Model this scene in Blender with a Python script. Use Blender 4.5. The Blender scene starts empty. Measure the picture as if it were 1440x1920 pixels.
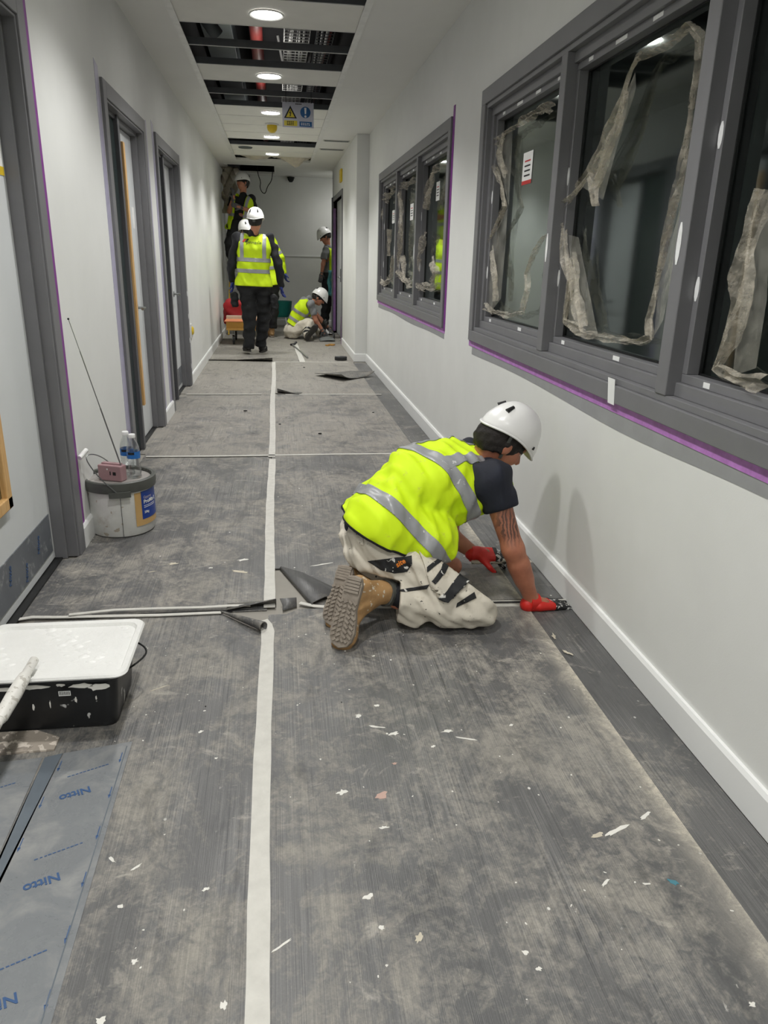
import bpy, bmesh, math, random
import numpy as np
from mathutils import Vector, Matrix
random.seed(7)
sc = bpy.context.scene
col = sc.collection
# ---------------------------------------------------------------- camera
CAM_H = 1.30
FPX = 1384.0
_c = np.array([720., 960.])
_vy = np.array([519.-720., 480.-960., FPX])        # vanishing point of the corridor axis
_vz = np.array([621.-720., 4990.-960., FPX])       # vanishing point of the plumb lines
_Y = _vy/np.linalg.norm(_vy)
_D = _vz-_Y*_vz.dot(_Y); _Z = -_D/np.linalg.norm(_D)
_X = np.cross(_Y, _Z)
RW = np.stack([_X, _Y, _Z])                        # world = RW @ cam
CAMP = np.array([0., 0., CAM_H])
cd = bpy.data.cameras.new('camera'); cam = bpy.data.objects.new('camera', cd); col.objects.link(cam)
cd.sensor_fit = 'VERTICAL'; cd.sensor_height = 36; cd.lens = 36*FPX/1920; cd.clip_start = .05; cd.clip_end = 100
mw = Matrix.Identity(4)
for i in range(3):
    mw[i][0] = RW[i, 0]; mw[i][1] = -RW[i, 1]; mw[i][2] = -RW[i, 2]; mw[i][3] = CAMP[i]
cam.matrix_world = mw
sc.camera = cam
# ---------------------------------------------------------------- world and exposure
w = bpy.data.worlds.new('world'); sc.world = w; w.use_nodes = True
w.node_tree.nodes['Background'].inputs[0].default_value = (.9, .95, 1, 1)
w.node_tree.nodes['Background'].inputs[1].default_value = .02
sc.view_settings.view_transform = 'Standard'; sc.view_settings.look = 'None'
sc.view_settings.exposure = 0.10; sc.view_settings.gamma = 1.0
sc.view_settings.use_curve_mapping = False
sc.cycles.adaptive_threshold = .035; sc.cycles.max_bounces = 6; sc.cycles.diffuse_bounces = 3; sc.cycles.glossy_bounces = 3; sc.cycles.transmission_bounces = 4; sc.cycles.transparent_max_bounces = 8
sc.cycles.caustics_reflective = False; sc.cycles.caustics_refractive = False
LIGHT_W = 86.0          # watts of one downlight
SPOT_DEG, SPOT_BLEND = 128, .6
LIGHT_COL = (1.0, .99, .965)

# pixel of the photograph -> point of the place (used to read off positions)
def _ray(px, py): return RW @ np.array([px-720., py-960., FPX])
def at_y(px, py, y): d = _ray(px, py); return Vector(CAMP+d*(y/d[1]))
def at_x(px, py, x): d = _ray(px, py); return Vector(CAMP+d*(x/d[0]))
def at_z(px, py, z=0.): d = _ray(px, py); return Vector(CAMP+d*((z-CAM_H)/d[2]))

# ---------------------------------------------------------------- materials
def srgb(r, g, b):
    f = lambda v: (v/255/12.92) if v/255 <= .04045 else ((v/255+.055)/1.055)**2.4
    return (f(r), f(g), f(b))
MATS = {}
class NT:
    def __init__(s, name):
        s.m = bpy.data.materials.new(name); s.m.use_nodes = True; s.t = s.m.node_tree
        s.b = s.t.nodes['Principled BSDF']; s.out = s.t.nodes['Material Output']; MATS[name] = s.m
    def n(s, typ, **kw):
        nd = s.t.nodes.new(typ)
        for k, v in kw.items():
            if k.startswith('i_'): nd.inputs[int(k[2:])].default_value = v
            else: setattr(nd, k, v)
        return nd
    def l(s, a, b): s.t.links.new(a, b)
    def coord(s, scale=(1, 1, 1), kind='Object', rot=(0, 0, 0)):
        c = s.n('ShaderNodeTexCoord'); mp = s.n('ShaderNodeMapping')
        mp.inputs['Scale'].default_value = scale; mp.inputs['Rotation'].default_value = rot
        s.l(c.outputs[kind], mp.inputs[0]); return mp.outputs[0]
    def noise(s, vec, scale, detail=4, rough=.6, dist=0):
        nd = s.n('ShaderNodeTexNoise'); nd.inputs['Scale'].default_value = scale; nd.inputs['Detail'].default_value = detail
        nd.inputs['Roughness'].default_value = rough; nd.inputs['Distortion'].default_value = dist
        s.l(vec, nd.inputs['Vector']); return nd.outputs['Fac']
    def ramp(s, fac, a, b, lo=0., hi=1.):
        nd = s.n('ShaderNodeMapRange'); nd.inputs[1].default_value = a; nd.inputs[2].default_value = b
        nd.inputs[3].default_value = lo; nd.inputs[4].default_value = hi; s.l(fac, nd.inputs[0]); return nd.outputs[0]
    def mix(s, fac, c1, c2):
        nd = s.n('ShaderNodeMix', data_type='RGBA')
        for i, c in ((6, c1), (7, c2)):
            if hasattr(c, 'links') or isinstance(c, bpy.types.NodeSocket): s.l(c, nd.inputs[i])
            else: nd.inputs[i].default_value = (*c, 1)
        if isinstance(fac, bpy.types.NodeSocket): s.l(fac, nd.inputs[0])
        else: nd.inputs[0].default_value = fac
        return nd.outputs[2]
    def math(s, op, a, b=None, clamp=False):
        nd = s.n('ShaderNodeMath', operation=op); nd.use_clamp = clamp
        for i, v in ((0, a), (1, b)):
            if v is None: continue
            if isinstance(v, bpy.types.NodeSocket): s.l(v, nd.inputs[i])
            else: nd.inputs[i].default_value = v
        return nd.outputs[0]
    def bump(s, h, strength=.3, dist=.01):
        nd = s.n('ShaderNodeBump'); nd.inputs['Strength'].default_value = strength; nd.inputs['Distance'].default_value = dist
        s.l(h, nd.inputs['Height']); s.l(nd.outputs[0], s.b.inputs['Normal'])
    def setc(s, c, rough=.5, metal=0., spec=.5):
        if isinstance(c, bpy.types.NodeSocket): s.l(c, s.b.inputs['Base Color'])
        else: s.b.inputs['Base Color'].default_value = (*c, 1)
        if isinstance(rough, bpy.types.NodeSocket): s.l(rough, s.b.inputs['Roughness'])
        else: s.b.inputs['Roughness'].default_value = rough
        s.b.inputs['Metallic'].default_value = metal; s.b.inputs['Specular IOR Level'].default_value = spec

def plain(name, rgb, rough=.5, metal=0., var=.08, scale=12., spec=.5, bump=0., bscale=60.):
    """a plain surface with a little uneven tone"""
    t = NT(name); c = srgb(*rgb); v = t.coord()
    f = t.noise(v, scale, 3)
    t.setc(t.mix(t.ramp(f, .3, .7), tuple(x*(1-var) for x in c), tuple(min(1, x*(1+var)) for x in c)), rough, metal, spec)
    if bump: t.bump(t.noise(v, bscale, 3), bump, .004)
    return t.m
def specked(name, rgb, speck, amount=.6, scale=90., rough=.7, smear=None, smear_amt=.55, sscale=7., bump=.15, var=.1):
    """cloth or plastic with dried paint specks and smears on it"""
    t = NT(name); c = srgb(*rgb); v = t.coord()
    base = t.mix(t.ramp(t.noise(v, 9, 4), .3, .7), tuple(x*(1-var) for x in c), tuple(min(1, x*(1+var)) for x in c))
    if smear: base = t.mix(t.ramp(t.noise(v, sscale, 6, .7), smear_amt, smear_amt+.12), base, srgb(*smear))
    sp = t.ramp(t.noise(v, scale, 2, .5), amount, amount+.03)
    t.setc(t.mix(sp, base, srgb(*speck)), rough)
    if bump: t.bump(t.noise(v, 35, 4), bump, .004)
    return t.m

# ---------------------------------------------------------------- mesh helpers
class MB:
    def __init__(s): s.v = []; s.f = []; s.uv = None
    def add(s, vs, fs):
        o = len(s.v); s.v += [tuple(v) for v in vs]; s.f += [tuple(i+o for i in f) for f in fs]; return s
    def box(s, x0, x1, y0, y1, z0, z1):
        vs = [(x, y, z) for z in (z0, z1) for y in (y0, y1) for x in (x0, x1)]
        return s.add(vs, [(0, 2, 3, 1), (4, 5, 7, 6), (0, 1, 5, 4), (2, 6, 7, 3), (0, 4, 6, 2), (1, 3, 7, 5)])
    def obox(s, c, ax, ay, az):
        c, ax, ay, az = map(Vector, (c, ax, ay, az))
        vs = [c+ax*i+ay*j+az*k for k in (-1, 1) for j in (-1, 1) for i in (-1, 1)]
        return s.add(vs, [(0, 2, 3, 1), (4, 5, 7, 6), (0, 1, 5, 4), (2, 6, 7, 3), (0, 4, 6, 2), (1, 3, 7, 5)])
    def bar(s, p, q, wd, dp, up=(0, 0, 1)):
        p, q = Vector(p), Vector(q); d = (q-p); a = d.normalized().cross(Vector(up))
        if a.length < 1e-4: a = d.normalized().cross(Vector((1, 0, 0)))
        a.normalize(); b = a.cross(d.normalized())
        return s.obox((p+q)/2, d/2, a*wd/2, b*dp/2)
    def tube(s, pts, r, n=10, cap=True):
        pts = [Vector(p) for p in pts]; rs = r if isinstance(r, (list, tuple)) else [r]*len(pts)
        rings = []; prev = None
        for i, p in enumerate(pts):
            d = (pts[min(i+1, len(pts)-1)]-pts[max(i-1, 0)]).normalized()
            if prev is None:
                a = d.cross(Vector((0, 0, 1)));
                if a.length < 1e-3: a = d.cross(Vector((1, 0, 0)))
            else: a = prev-d*prev.dot(d)
            a.normalize(); prev = a; b = d.cross(a)
            rings.append([p+(a*math.cos(t)+b*math.sin(t))*rs[i] for t in [2*math.pi*k/n for k in range(n)]])
        vs = [v for rg in rings for v in rg]
        fs = [(i*n+k, i*n+(k+1) % n, (i+1)*n+(k+1) % n, (i+1)*n+k) for i in range(len(pts)-1) for k in range(n)]
        if cap: fs += [tuple(range(n))[::-1], tuple((len(pts)-1)*n+k for k in range(n))]
        return s.add(vs, fs)
    def lathe(s, prof, n=32, c=(0, 0, 0), close=False):
        """prof: list of (r, z)"""
        vs = [(c[0]+r*math.cos(2*math.pi*k/n), c[1]+r*math.sin(2*math.pi*k/n), c[2]+z) for r, z in prof for k in range(n)]
        fs = [(i*n+k, i*n+(k+1) % n, (i+1)*n+(k+1) % n, (i+1)*n+k) for i in range(len(prof)-1) for k in range(n)]
        if close: fs += [tuple(range(n))[::-1], tuple((len(prof)-1)*n+k for k in range(n))]
        return s.add(vs, fs)
    def prism(s, poly, z0, z1):
        n = len(poly)
        vs = [(x, y, z0) for x, y in poly]+[(x, y, z1) for x, y in poly]
        return s.add(vs, [tuple(range(n))[::-1], tuple(range(n, 2*n))]+[(i, (i+1) % n, n+(i+1) % n, n+i) for i in range(n)])
    def slab(s, pts, nrm, th):
        """flat polygon of 3-D points given thickness along nrm"""
        nrm = Vector(nrm)*th; n = len(pts); p = [Vector(q) for q in pts]
        return s.add(p+[q+nrm for q in p], [tuple(range(n))[::-1], tuple(range(n, 2*n))]+[(i, (i+1) % n, n+(i+1) % n, n+i) for i in range(n)])
    def build(s, name, mat, parent=None, smooth=False, bevel=0., solid=0., recalc=True, **kw):
        me = bpy.data.meshes.new(name); me.from_pydata(s.v, [], s.f); me.validate()
        if recalc: bm = bmesh.new(); bm.from_mesh(me); bmesh.ops.recalc_face_normals(bm, faces=bm.faces); bm.to_mesh(me); bm.free()
        o = bpy.data.objects.new(name, me); col.objects.link(o)
        if mat is not None: me.materials.append(MATS[mat] if isinstance(mat, str) else mat)
        if smooth:
            for p in me.polygons: p.use_smooth = True
            try: me.set_sharp_from_angle(angle=math.radians(40))
            except Exception: pass
        if solid: md = o.modifiers.new('s', 'SOLIDIFY'); md.thickness = solid; md.offset = 0
        if bevel: md = o.modifiers.new('b', 'BEVEL'); md.width = bevel; md.segments = 2; md.limit_method = 'ANGLE'
        if parent: o.parent = parent
        if kw: tag(o, **kw)
        return o
def tag(o, label=None, cat=None, group=None, kind=None):
    if label: o['label'] = label
    if cat: o['category'] = cat
    if group: o['group'] = group
    if kind: o['kind'] = kind
    return o
def thing(name, label, cat, loc=(0, 0, 0), rz=0., group=None, kind=None):
    o = bpy.data.objects.new(name, None); col.objects.link(o)
    o.matrix_world = Matrix.Translation(Vector(loc)) @ Matrix.Rotation(rz, 4, 'Z')
    o.empty_display_size = .1
    return tag(o, label, cat, group, kind)
def adopt(parent, *objs):
    """parent objects that were built in world space"""
    for o in objs:
        o.parent = parent; o.matrix_parent_inverse = parent.matrix_world.inverted()
def text_mesh(name, txt, size, mat, mw, parent=None, depth=.0006, bold=False):
    cu = bpy.data.curves.new(name, 'FONT'); cu.body = txt; cu.size = size; cu.extrude = depth; cu.align_x = 'CENTER'; cu.align_y = 'CENTER'
    if bold: cu.offset = size*.02
    tmp = bpy.data.objects.new(name, cu); col.objects.link(tmp)
    dg = bpy.context.evaluated_depsgraph_get(); me = bpy.data.meshes.new_from_object(tmp.evaluated_get(dg))
    bpy.data.objects.remove(tmp); o = bpy.data.objects.new(name, me); col.objects.link(o)
    me.materials.clear(); me.materials.append(MATS[mat] if isinstance(mat, str) else mat); o.matrix_world = mw
    if parent: adopt(parent, o)
    return o
def frame_mat(origin, xaxis, yaxis):
    x = Vector(xaxis).normalized(); y = Vector(yaxis); y = (y-x*y.dot(x)).normalized(); z = x.cross(y)
    m = Matrix.Identity(4)
    for i in range(3): m[i][0] = x[i]; m[i][1] = y[i]; m[i][2] = z[i]; m[i][3] = origin[i]
    return m
def chaikin(pts, n=2, closed=False):
    pts = [Vector(p) for p in pts]
    for _ in range(n):
        q = [] if closed else [pts[0]]
        for i in range(len(pts) if closed else len(pts)-1):
            a, b = pts[i], pts[(i+1) % len(pts)]; q += [a*.75+b*.25, a*.25+b*.75]
        if not closed: q.append(pts[-1])
        pts = q
    return pts
def print_line(name, length, height, mat, mw, parent, n=9, seed=0):
    """an illegible line of small print: a row of short flat dashes"""
    rnd = random.Random(seed); m = MB(); x = -length/2
    for _ in range(n):
        wd = length/n*rnd.uniform(.55, .85); m.box(x, x+wd, -height/2, height/2, 0, .0004); x += length/n
    o = m.build(name, mat); o.matrix_world = mw; adopt(parent, o); o['kind'] = 'stuff'; return o
# ================================================================ the room
XL, XR, XP = -.92, 1.147, .995          # left wall, window wall, projecting wall beyond the pier
Y0, Y1, ZC = -3.2, 15.3, 2.72
YP = 9.87                                # where the pier starts
plain('wall_paint', (226, 227, 224), .55, var=.025, scale=3, bump=.06, bscale=220)
plain('ceiling_paint', (226, 226, 222), .7, var=.02, scale=2)
plain('tile_white', (228, 227, 220), .75, var=.03, scale=5, bump=.1, bscale=300)
plain('skirting_white', (240, 241, 240), .35, var=.015, scale=3)
plain('frame_grey', (116, 116, 119), .45, var=.05, scale=6, bump=.05, bscale=40)
plain('frame_grey_dark', (92, 92, 96), .5, var=.06, scale=6)
plain('gasket', (18, 19, 20), .5)
plain('door_laminate', (214, 217, 218), .4, var=.02, scale=3)
plain('purple_tape', (128, 52, 140), .5, var=.12, scale=25)
plain('lilac_film', (168, 164, 188), .35, var=.08, scale=15)
plain('filler_white', (235, 236, 236), .7, var=.05)
plain('steel', (150, 152, 152), .3, .9)
plain('galvanised', (92, 95, 98), .45, .3)
plain('bar_white', (225, 225, 222), .4)
plain('void_black', (22, 22, 24), .9)
plain('red_pipe', (104, 28, 24), .5)
plain('duct_grey', (92, 98, 100), .5, .3)
plain('cable_grey', (168, 168, 165), .5)
plain('cable_black', (14, 14, 15), .5)
plain('paper_white', (238, 238, 236), .6)
plain('paper_red', (190, 52, 50), .6)
plain('yellow_plastic', (222, 190, 40), .4)
plain('ink_black', (20, 20, 22), .6)
plain('ink_blue', (30, 84, 140), .5)
t = NT('wood_bead'); v = t.coord((2, 2, 22), rot=(0, 0, 0)); t.setc(t.mix(t.ramp(t.noise(t.coord((40, 40, 2.5)), 3, 5), .3, .7), srgb(198, 152, 92), srgb(226, 186, 128)), .45)
t = NT('lamp_glow'); e = t.n('ShaderNodeEmission'); e.inputs[0].default_value = (1, .98, .94, 1); e.inputs[1].default_value = 28; t.l(e.outputs[0], t.out.inputs[0])
t = NT('glass')       # thin pane: tinted see-through plus mirror reflection that grows at grazing angles
tr = t.n('ShaderNodeBsdfTransparent'); tr.inputs[0].default_value = (.70, .77, .75, 1); gl = t.n('ShaderNodeBsdfGlossy'); gl.inputs['Roughness'].default_value = .05
gl.inputs[0].default_value = (.86, .95, .92, 1)
fr = t.n('ShaderNodeFresnel'); fr.inputs[0].default_value = 1.5; mx = t.n('ShaderNodeMixShader'); t.l(t.math('MULTIPLY', fr.outputs[0], 1.8, True), mx.inputs[0]); t.l(tr.outputs[0], mx.inputs[1]); t.l(gl.outputs[0], mx.inputs[2]); t.l(mx.outputs[0], t.out.inputs[0])
t = NT('plastic_film')   # thin milky polythene, crumpled
v = t.coord(); f = t.noise(v, 22, 5, .65)
tr = t.n('ShaderNodeBsdfTransparent'); df = t.n('ShaderNodeBsdfPrincipled'); df.inputs['Base Color'].default_value = (*srgb(232, 224, 206), 1); df.inputs['Roughness'].default_value = .28
bp = t.n('ShaderNodeBump'); bp.inputs['Strength'].default_value = .7; bp.inputs['Distance'].default_value = .02; t.l(t.noise(v, 30, 4), bp.inputs['Height']); t.l(bp.outputs[0], df.inputs['Normal'])
mx = t.n('ShaderNodeMixShader'); t.l(t.ramp(f, .32, .72, .10, .52), mx.inputs[0]); t.l(tr.outputs[0], mx.inputs[1]); t.l(df.outputs[0], mx.inputs[2]); t.l(mx.outputs[0], t.out.inputs[0])
t = NT('film_sheer'); v = t.coord(); f = t.noise(v, 14, 5, .65)
tr = t.n('ShaderNodeBsdfTransparent'); df = t.n('ShaderNodeBsdfPrincipled'); df.inputs['Base Color'].default_value = (*srgb(206, 204, 192), 1); df.inputs['Roughness'].default_value = .3
mx = t.n('ShaderNodeMixShader'); t.l(t.ramp(f, .3, .7, .10, .34), mx.inputs[0]); t.l(tr.outputs[0], mx.inputs[1]); t.l(df.outputs[0], mx.inputs[2]); t.l(mx.outputs[0], t.out.inputs[0])
plain('purple_film', (132, 98, 146), .4, var=.15, scale=12)
plain('dark_room', (150, 160, 158), .8, var=.1, scale=1.5)
plain('dark_floor', (120, 124, 122), .7, var=.1, scale=1.5)
plain('curtain_blue', (140, 160, 168), .6, var=.2, scale=4)

# ---- floor slab
MB().box(-1.3, 3.9, Y0, Y1+.2, -.12, -.006).build('floor', 'slab' if 'slab' in MATS else plain('slab', (150, 146, 138), .8, var=.12, scale=4, bump=.1), label='bare grey screed floor under the protection sheets', cat='floor', kind='structure')

# ---- left wall with three door openings
DOORS = [(2.2, 3.245), (4.74, 5.94), (6.60, 7.90)]
DZ = 2.10
m = MB(); y = Y0
for a, b in DOORS:
    m.box(XL-.2, XL, y, a, 0, ZC); m.box(XL-.2, XL, a, b, DZ, ZC); y = b
m.box(XL-.2, XL, y, Y1, 0, ZC)
m.build('wall_left', 'wall_paint', label='long white painted wall with the three doorways', cat='wall', kind='structure')
# ---- right wall with two window openings
WZ0, WZ1 = .91, 2.10
WINS = [(.93, 4.36), (5.28, 8.71)]
m = MB(); y = Y0
for a, b in WINS:
    m.box(XR, XR+.2, y, a, 0, ZC); m.box(XR, XR+.2, a, b, 0, WZ0); m.box(XR, XR+.2, a, b, WZ1, ZC); y = b
m.box(XR, XR+.2, y, YP+.1, 0, ZC)
m.build('wall_right', 'wall_paint', label='white painted wall holding the two wide grey windows', cat='wall', kind='structure')
D4 = (11.95, 13.75)
m = MB().box(XP, XP+.35, YP, D4[0], 0, ZC).box(XP, XP+.35, D4[0], D4[1], 2.2, ZC).box(XP, XP+.2, D4[1], 14.05, 0, ZC)
m.box(1.62, 1.8, 14.05, Y1, 0, ZC).box(XP, 1.8, 13.95, 14.05, 0, ZC)
m.build('wall_pier', 'wall_paint', label='white wall pier stepping out beyond the far window', cat='wall', kind='structure')
MB().box(-1.2, 1.8, Y1, Y1+.15, 0, ZC).build('wall_end', 'wall_paint', label='plain white wall closing the far end of the corridor', cat='wall', kind='structure')
MB().box(-1.2, 1.4, Y0-.15, Y0, 0, ZC).build('wall_back', 'wall_paint', label='white wall closing the corridor behind the viewer', cat='wall', kind='structure')
# far wall dado rail line and left boxed corner
MB().box(-.9, 1.6, Y1-.015, Y1, 1.30, 1.325).build('trim_1', 'skirting_white', label='thin white rail across the far end wall', cat='trim', kind='structure')
MB().box(XL, XL+.035, 14.45, Y1, 0, 2.6).build('trim_2', 'skirting_white', bevel=.004, label='white boxed corner strip at the end of the door wall', cat='trim', kind='structure')

# ---- skirting boards
def skirting(name, segs, label):
    m = MB()
    for (xa, ya, xb, yb, sx, sy) in segs:      # face line and outward direction
        th = .016; h = .105
        prof = [(0, 0), (th, 0), (th, h-.012), (th-.006, h), (0, h)]
        p = Vector((xa, ya, 0)); q = Vector((xb, yb, 0)); o = Vector((sx, sy, 0))
        vs = [p+o*u+Vector((0, 0, z)) for u, z in prof]+[q+o*u+Vector((0, 0, z)) for u, z in prof]
        n = len(prof); m.add(vs, [tuple(range(n)), tuple(range(n, 2*n))[::-1]]+[(i, n+i, n+(i+1) % n, (i+1) % n) for i in range(n)])
    m.build(name, 'skirting_white', label=label, cat='skirting', kind='structure')
skirting('baseboard_right', [(XR, Y0, XR, YP, -1, 0), (XP-.016, YP, XR, YP, 0, -1), (XP, YP, XP, D4[0]-.06, -1, 0)], 'white skirting board along the window wall and pier')
skirting('baseboard_left', [(XL, Y0, XL, DOORS[0][0]-.09, 1, 0), (XL, DOORS[0][1]+.09, XL, DOORS[1][0]-.09, 1, 0), (XL, DOORS[1][1]+.09, XL, DOORS[2][0]-.09, 1, 0), (XL, DOORS[2][1]+.09, XL, 14.45, 1, 0)], 'white skirting board between the doors on the left wall')
skirting('baseboard_end', [(-.9, Y1, 1.6, Y1, 0, -1)], 'white skirting board at the foot of the end wall')

# ---- ceiling: plasterboard margins, tiles, void above
TX0, TX1, TY1 = -.605, .565, 12.96
ce = thing('ceiling', 'white plasterboard ceiling with a central run of lay-in tiles', 'ceiling', (0, 0, ZC), kind='structure')
HX0, HX1, HY0, HY1 = -.80, -.01, 13.62, 14.9
m = MB().box(XL, TX0, Y0, TY1, ZC, ZC+.03).box(TX1, XR, Y0, TY1, ZC, ZC+.03)
m.box(XL, HX0, TY1, Y1, ZC, ZC+.03).box(HX1, 1.7, TY1, Y1, ZC, ZC+.03).box(HX0, HX1, TY1, HY0, ZC, ZC+.03).box(HX0, HX1, HY1, Y1, ZC, ZC+.03)
adopt(ce, m.build('plasterboard', 'ceiling_paint'))
m = MB()
for x0, x1 in ((TX0-.03, TX0+.014), (TX1-.014, TX1+.03)): m.box(x0, x1, Y0, TY1, ZC-.006, ZC)
m.box(TX0-.03, TX1+.03, TY1, TY1+.03, ZC-.006, ZC)
m.box(HX0-.03, HX1+.03, HY0-.025, HY0, ZC-.006, ZC).box(HX0-.03, HX0, HY0, HY1, ZC-.006, ZC).box(HX1, HX1+.03, HY0, HY1, ZC-.006, ZC)
adopt(ce, m.build('edge_trim', 'bar_white'))
P0, PT = 5.12, .56
LIT = [i for i in range(-15, 13, 3)]
HOLES = {-2, -1, 1, 2, 4, 5, 10, 13}
bpy.context.view_layer.update()
tile_me = {}
def tile_mesh(lit):
    bm = bmesh.new(); x0, x1, y0, y1 = TX0+.008, TX1-.008, .006, PT-.006; z0, z1 = ZC+.003, ZC+.018
    r = .10; cx, cy = -.03, PT/2
    if lit:
        n = 24; circ = [(cx+r*math.cos(2*math.pi*k/n), cy+r*math.sin(2*math.pi*k/n)) for k in range(n)]
        out = []
        for k in range(n):
            a = 2*math.pi*k/n; dx, dy = math.cos(a), math.sin(a)
            s_ = min(((x1-cx)/dx if dx > 1e-9 else (x0-cx)/dx if dx < -1e-9 else 1e9), ((y1-cy)/dy if dy > 1e-9 else (y0-cy)/dy if dy < -1e-9 else 1e9))
            out.append((cx+dx*s_, cy+dy*s_))
        for cr in ((x0, y0), (x1, y0), (x1, y1), (x0, y1)):
            k = min(range(n), key=lambda k: (out[k][0]-cr[0])**2+(out[k][1]-cr[1])**2); out[k] = cr
        A = [bm.verts.new((*p, z0)) for p in circ]; B = [bm.verts.new((*p, z0)) for p in out]; Ct = [bm.verts.new((*p, z1)) for p in circ]; Dt = [bm.verts.new((*p, z1)) for p in out]
        for k in range(n):
            j = (k+1) % n
            bm.faces.new((A[k], A[j], B[j], B[k])); bm.faces.new((B[k], B[j], Dt[j], Dt[k])); bm.faces.new((A[j], A[k], Ct[k], Ct[j])); bm.faces.new((Dt[k], Dt[j], Ct[j], Ct[k]))
        bmesh.ops.recalc_face_normals(bm, faces=bm.faces)
    else:
        me0 = MB().box(x0, x1, y0, y1, z0, z1); me = bpy.data.meshes.new('ceiling_tile'); me.from_pydata(me0.v, [], me0.f); me.materials.append(MATS['tile_white']); return me
    me = bpy.data.meshes.new('ceiling_tile'); bm.to_mesh(me); bm.free(); me.materials.append(MATS['tile_white']); return me
tile_me = {True: tile_mesh(True), False: tile_mesh(False)}
for i in range(-15, 14):
    if i in HOLES: continue
    o = bpy.data.objects.new('ceiling_tile', tile_me[i in LIT]); col.objects.link(o); o.location = (0, P0+PT*i, 0); adopt(ce, o)
for i in range(-14, 14):          # the cross rails of the tile grid
    y = P0+PT*i; o = MB().box(TX0, TX1, y-.004, y+.004, ZC+.001, ZC+.004).build('grid_rail', 'bar_white')
    adopt(ce, o)
    hole_near = (i-1) in HOLES; hole_far = i in HOLES
    if hole_near or hole_far:
        o2 = MB().box(TX0, TX1, y-.012, y+.012, ZC+.004, ZC+.05).build('rail_channel', 'galvanised'); adopt(ce, o2)
# the dark void over the tiles
adopt(ce, MB().box(XL, TX0-.02, Y0, Y1, ZC+.031, ZC+.7).box(TX1+.02, XR, Y0, Y1, ZC+.031, ZC+.7).box(XL, 1.8, Y0, Y1, ZC+.7, ZC+.74).box(XL, 1.8, Y1, Y1+.1, ZC, ZC+.74).box(XL, 1.4, Y0-.1, Y0, ZC, ZC+.74).box(HX1+.02, 1.8, TY1+.05, Y1, ZC+.031, ZC+.69).build('void_lining', 'void_black'))
# services in the void
s1 = MB().tube([(-.13, 3, ZC+.33), (-.13, 13, ZC+.33)], .055, 14).build('sprinkler_pipe', 'red_pipe', smooth=True); tag(s1, 'red sprinkler pipe running above the missing ceiling tiles', 'pipe')
k = thing('cable_basket', 'wire mesh cable basket carrying grey cables in the ceiling void', 'cable tray', (.2, 8, ZC+.25))
m = MB()
for x in np.linspace(.10, .30, 5): m.box(x-.003, x+.003, 3, 13, ZC+.25, ZC+.256)
for y in np.arange(3, 13, .09): m.box(.10, .30, y-.003, y+.003, ZC+.244, ZC+.25)
for x in (.10, .30): m.box(x-.003, x+.003, 3, 13, ZC+.30, ZC+.306)
ob = m.build('mesh_tray', 'cable_grey'); adopt(k, ob)
for j in range(7):
    x = .12+.026*j; pts = [(x+.012*math.sin(y*2.1+j), y, ZC+.268+.01*math.sin(y*3+j*2)) for y in np.arange(3, 13, .25)]
    adopt(k, MB().tube(pts, .009, 6).build('cable', 'cable_grey' if j % 3 else 'cable_black', smooth=True))
k = thing('cable_basket', 'second mesh cable basket beside the right edge of the void', 'cable tray', (.44, 8, ZC+.28))
m = MB()
for x in np.linspace(.36, .50, 4): m.box(x-.003, x+.003, 3, 13, ZC+.28, ZC+.286)
for y in np.arange(3, 13, .09): m.box(.36, .50, y-.003, y+.003, ZC+.274, ZC+.28)
adopt(k, m.build('mesh_tray', 'galvanised'))
for j in range(4):
    x = .375+.03*j; pts = [(x+.01*math.sin(y*1.7+j), y, ZC+.297) for y in np.arange(3, 13, .25)]
    adopt(k, MB().tube(pts, .01, 6).build('cable', 'cable_grey' if j != 3 else 'red_pipe', smooth=True))
pts = [(-.24+.11*math.cos(a), 6.0-.05*math.cos(a), ZC+.34-.16*math.sin(a)) for a in np.linspace(0, math.pi, 14)]
tag(MB().tube(chaikin([(-.3, 5.7, ZC+.5), (-.25, 5.8, ZC+.25), (-.12, 5.9, ZC+.16), (.0, 5.95, ZC+.25), (.03, 6.0, ZC+.5)], 3), .016, 8).build('flexible_conduit', 'cable_grey', smooth=True), 'grey flexible conduit looping below the red pipe', 'conduit')
tag(MB().box(-.58, -.33, 5.2, 12.8, ZC+.36, ZC+.56).build('air_duct', 'duct_grey', bevel=.005), 'grey rectangular air duct inside the ceiling void', 'duct')
tag(MB().tube([(-.50, 6.4, ZC+.358), (-.47, 6.4, ZC+.2), (-.40, 6.45, ZC+.12)], .05, 12).build('duct_spigot', 'duct_grey', smooth=True), 'short grey spigot hanging from the air duct', 'duct')
tag(MB().tube(chaikin([(.05, 7.5, ZC+.4), (.1, 7.6, ZC+.16), (.2, 7.65, ZC+.12), (.32, 7.7, ZC+.2), (.36, 7.75, ZC+.4)], 3), .012, 8).build('loose_cable', 'cable_grey', smooth=True), 'loose grey cable drooping above the hanging warning sign', 'cable')

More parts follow.
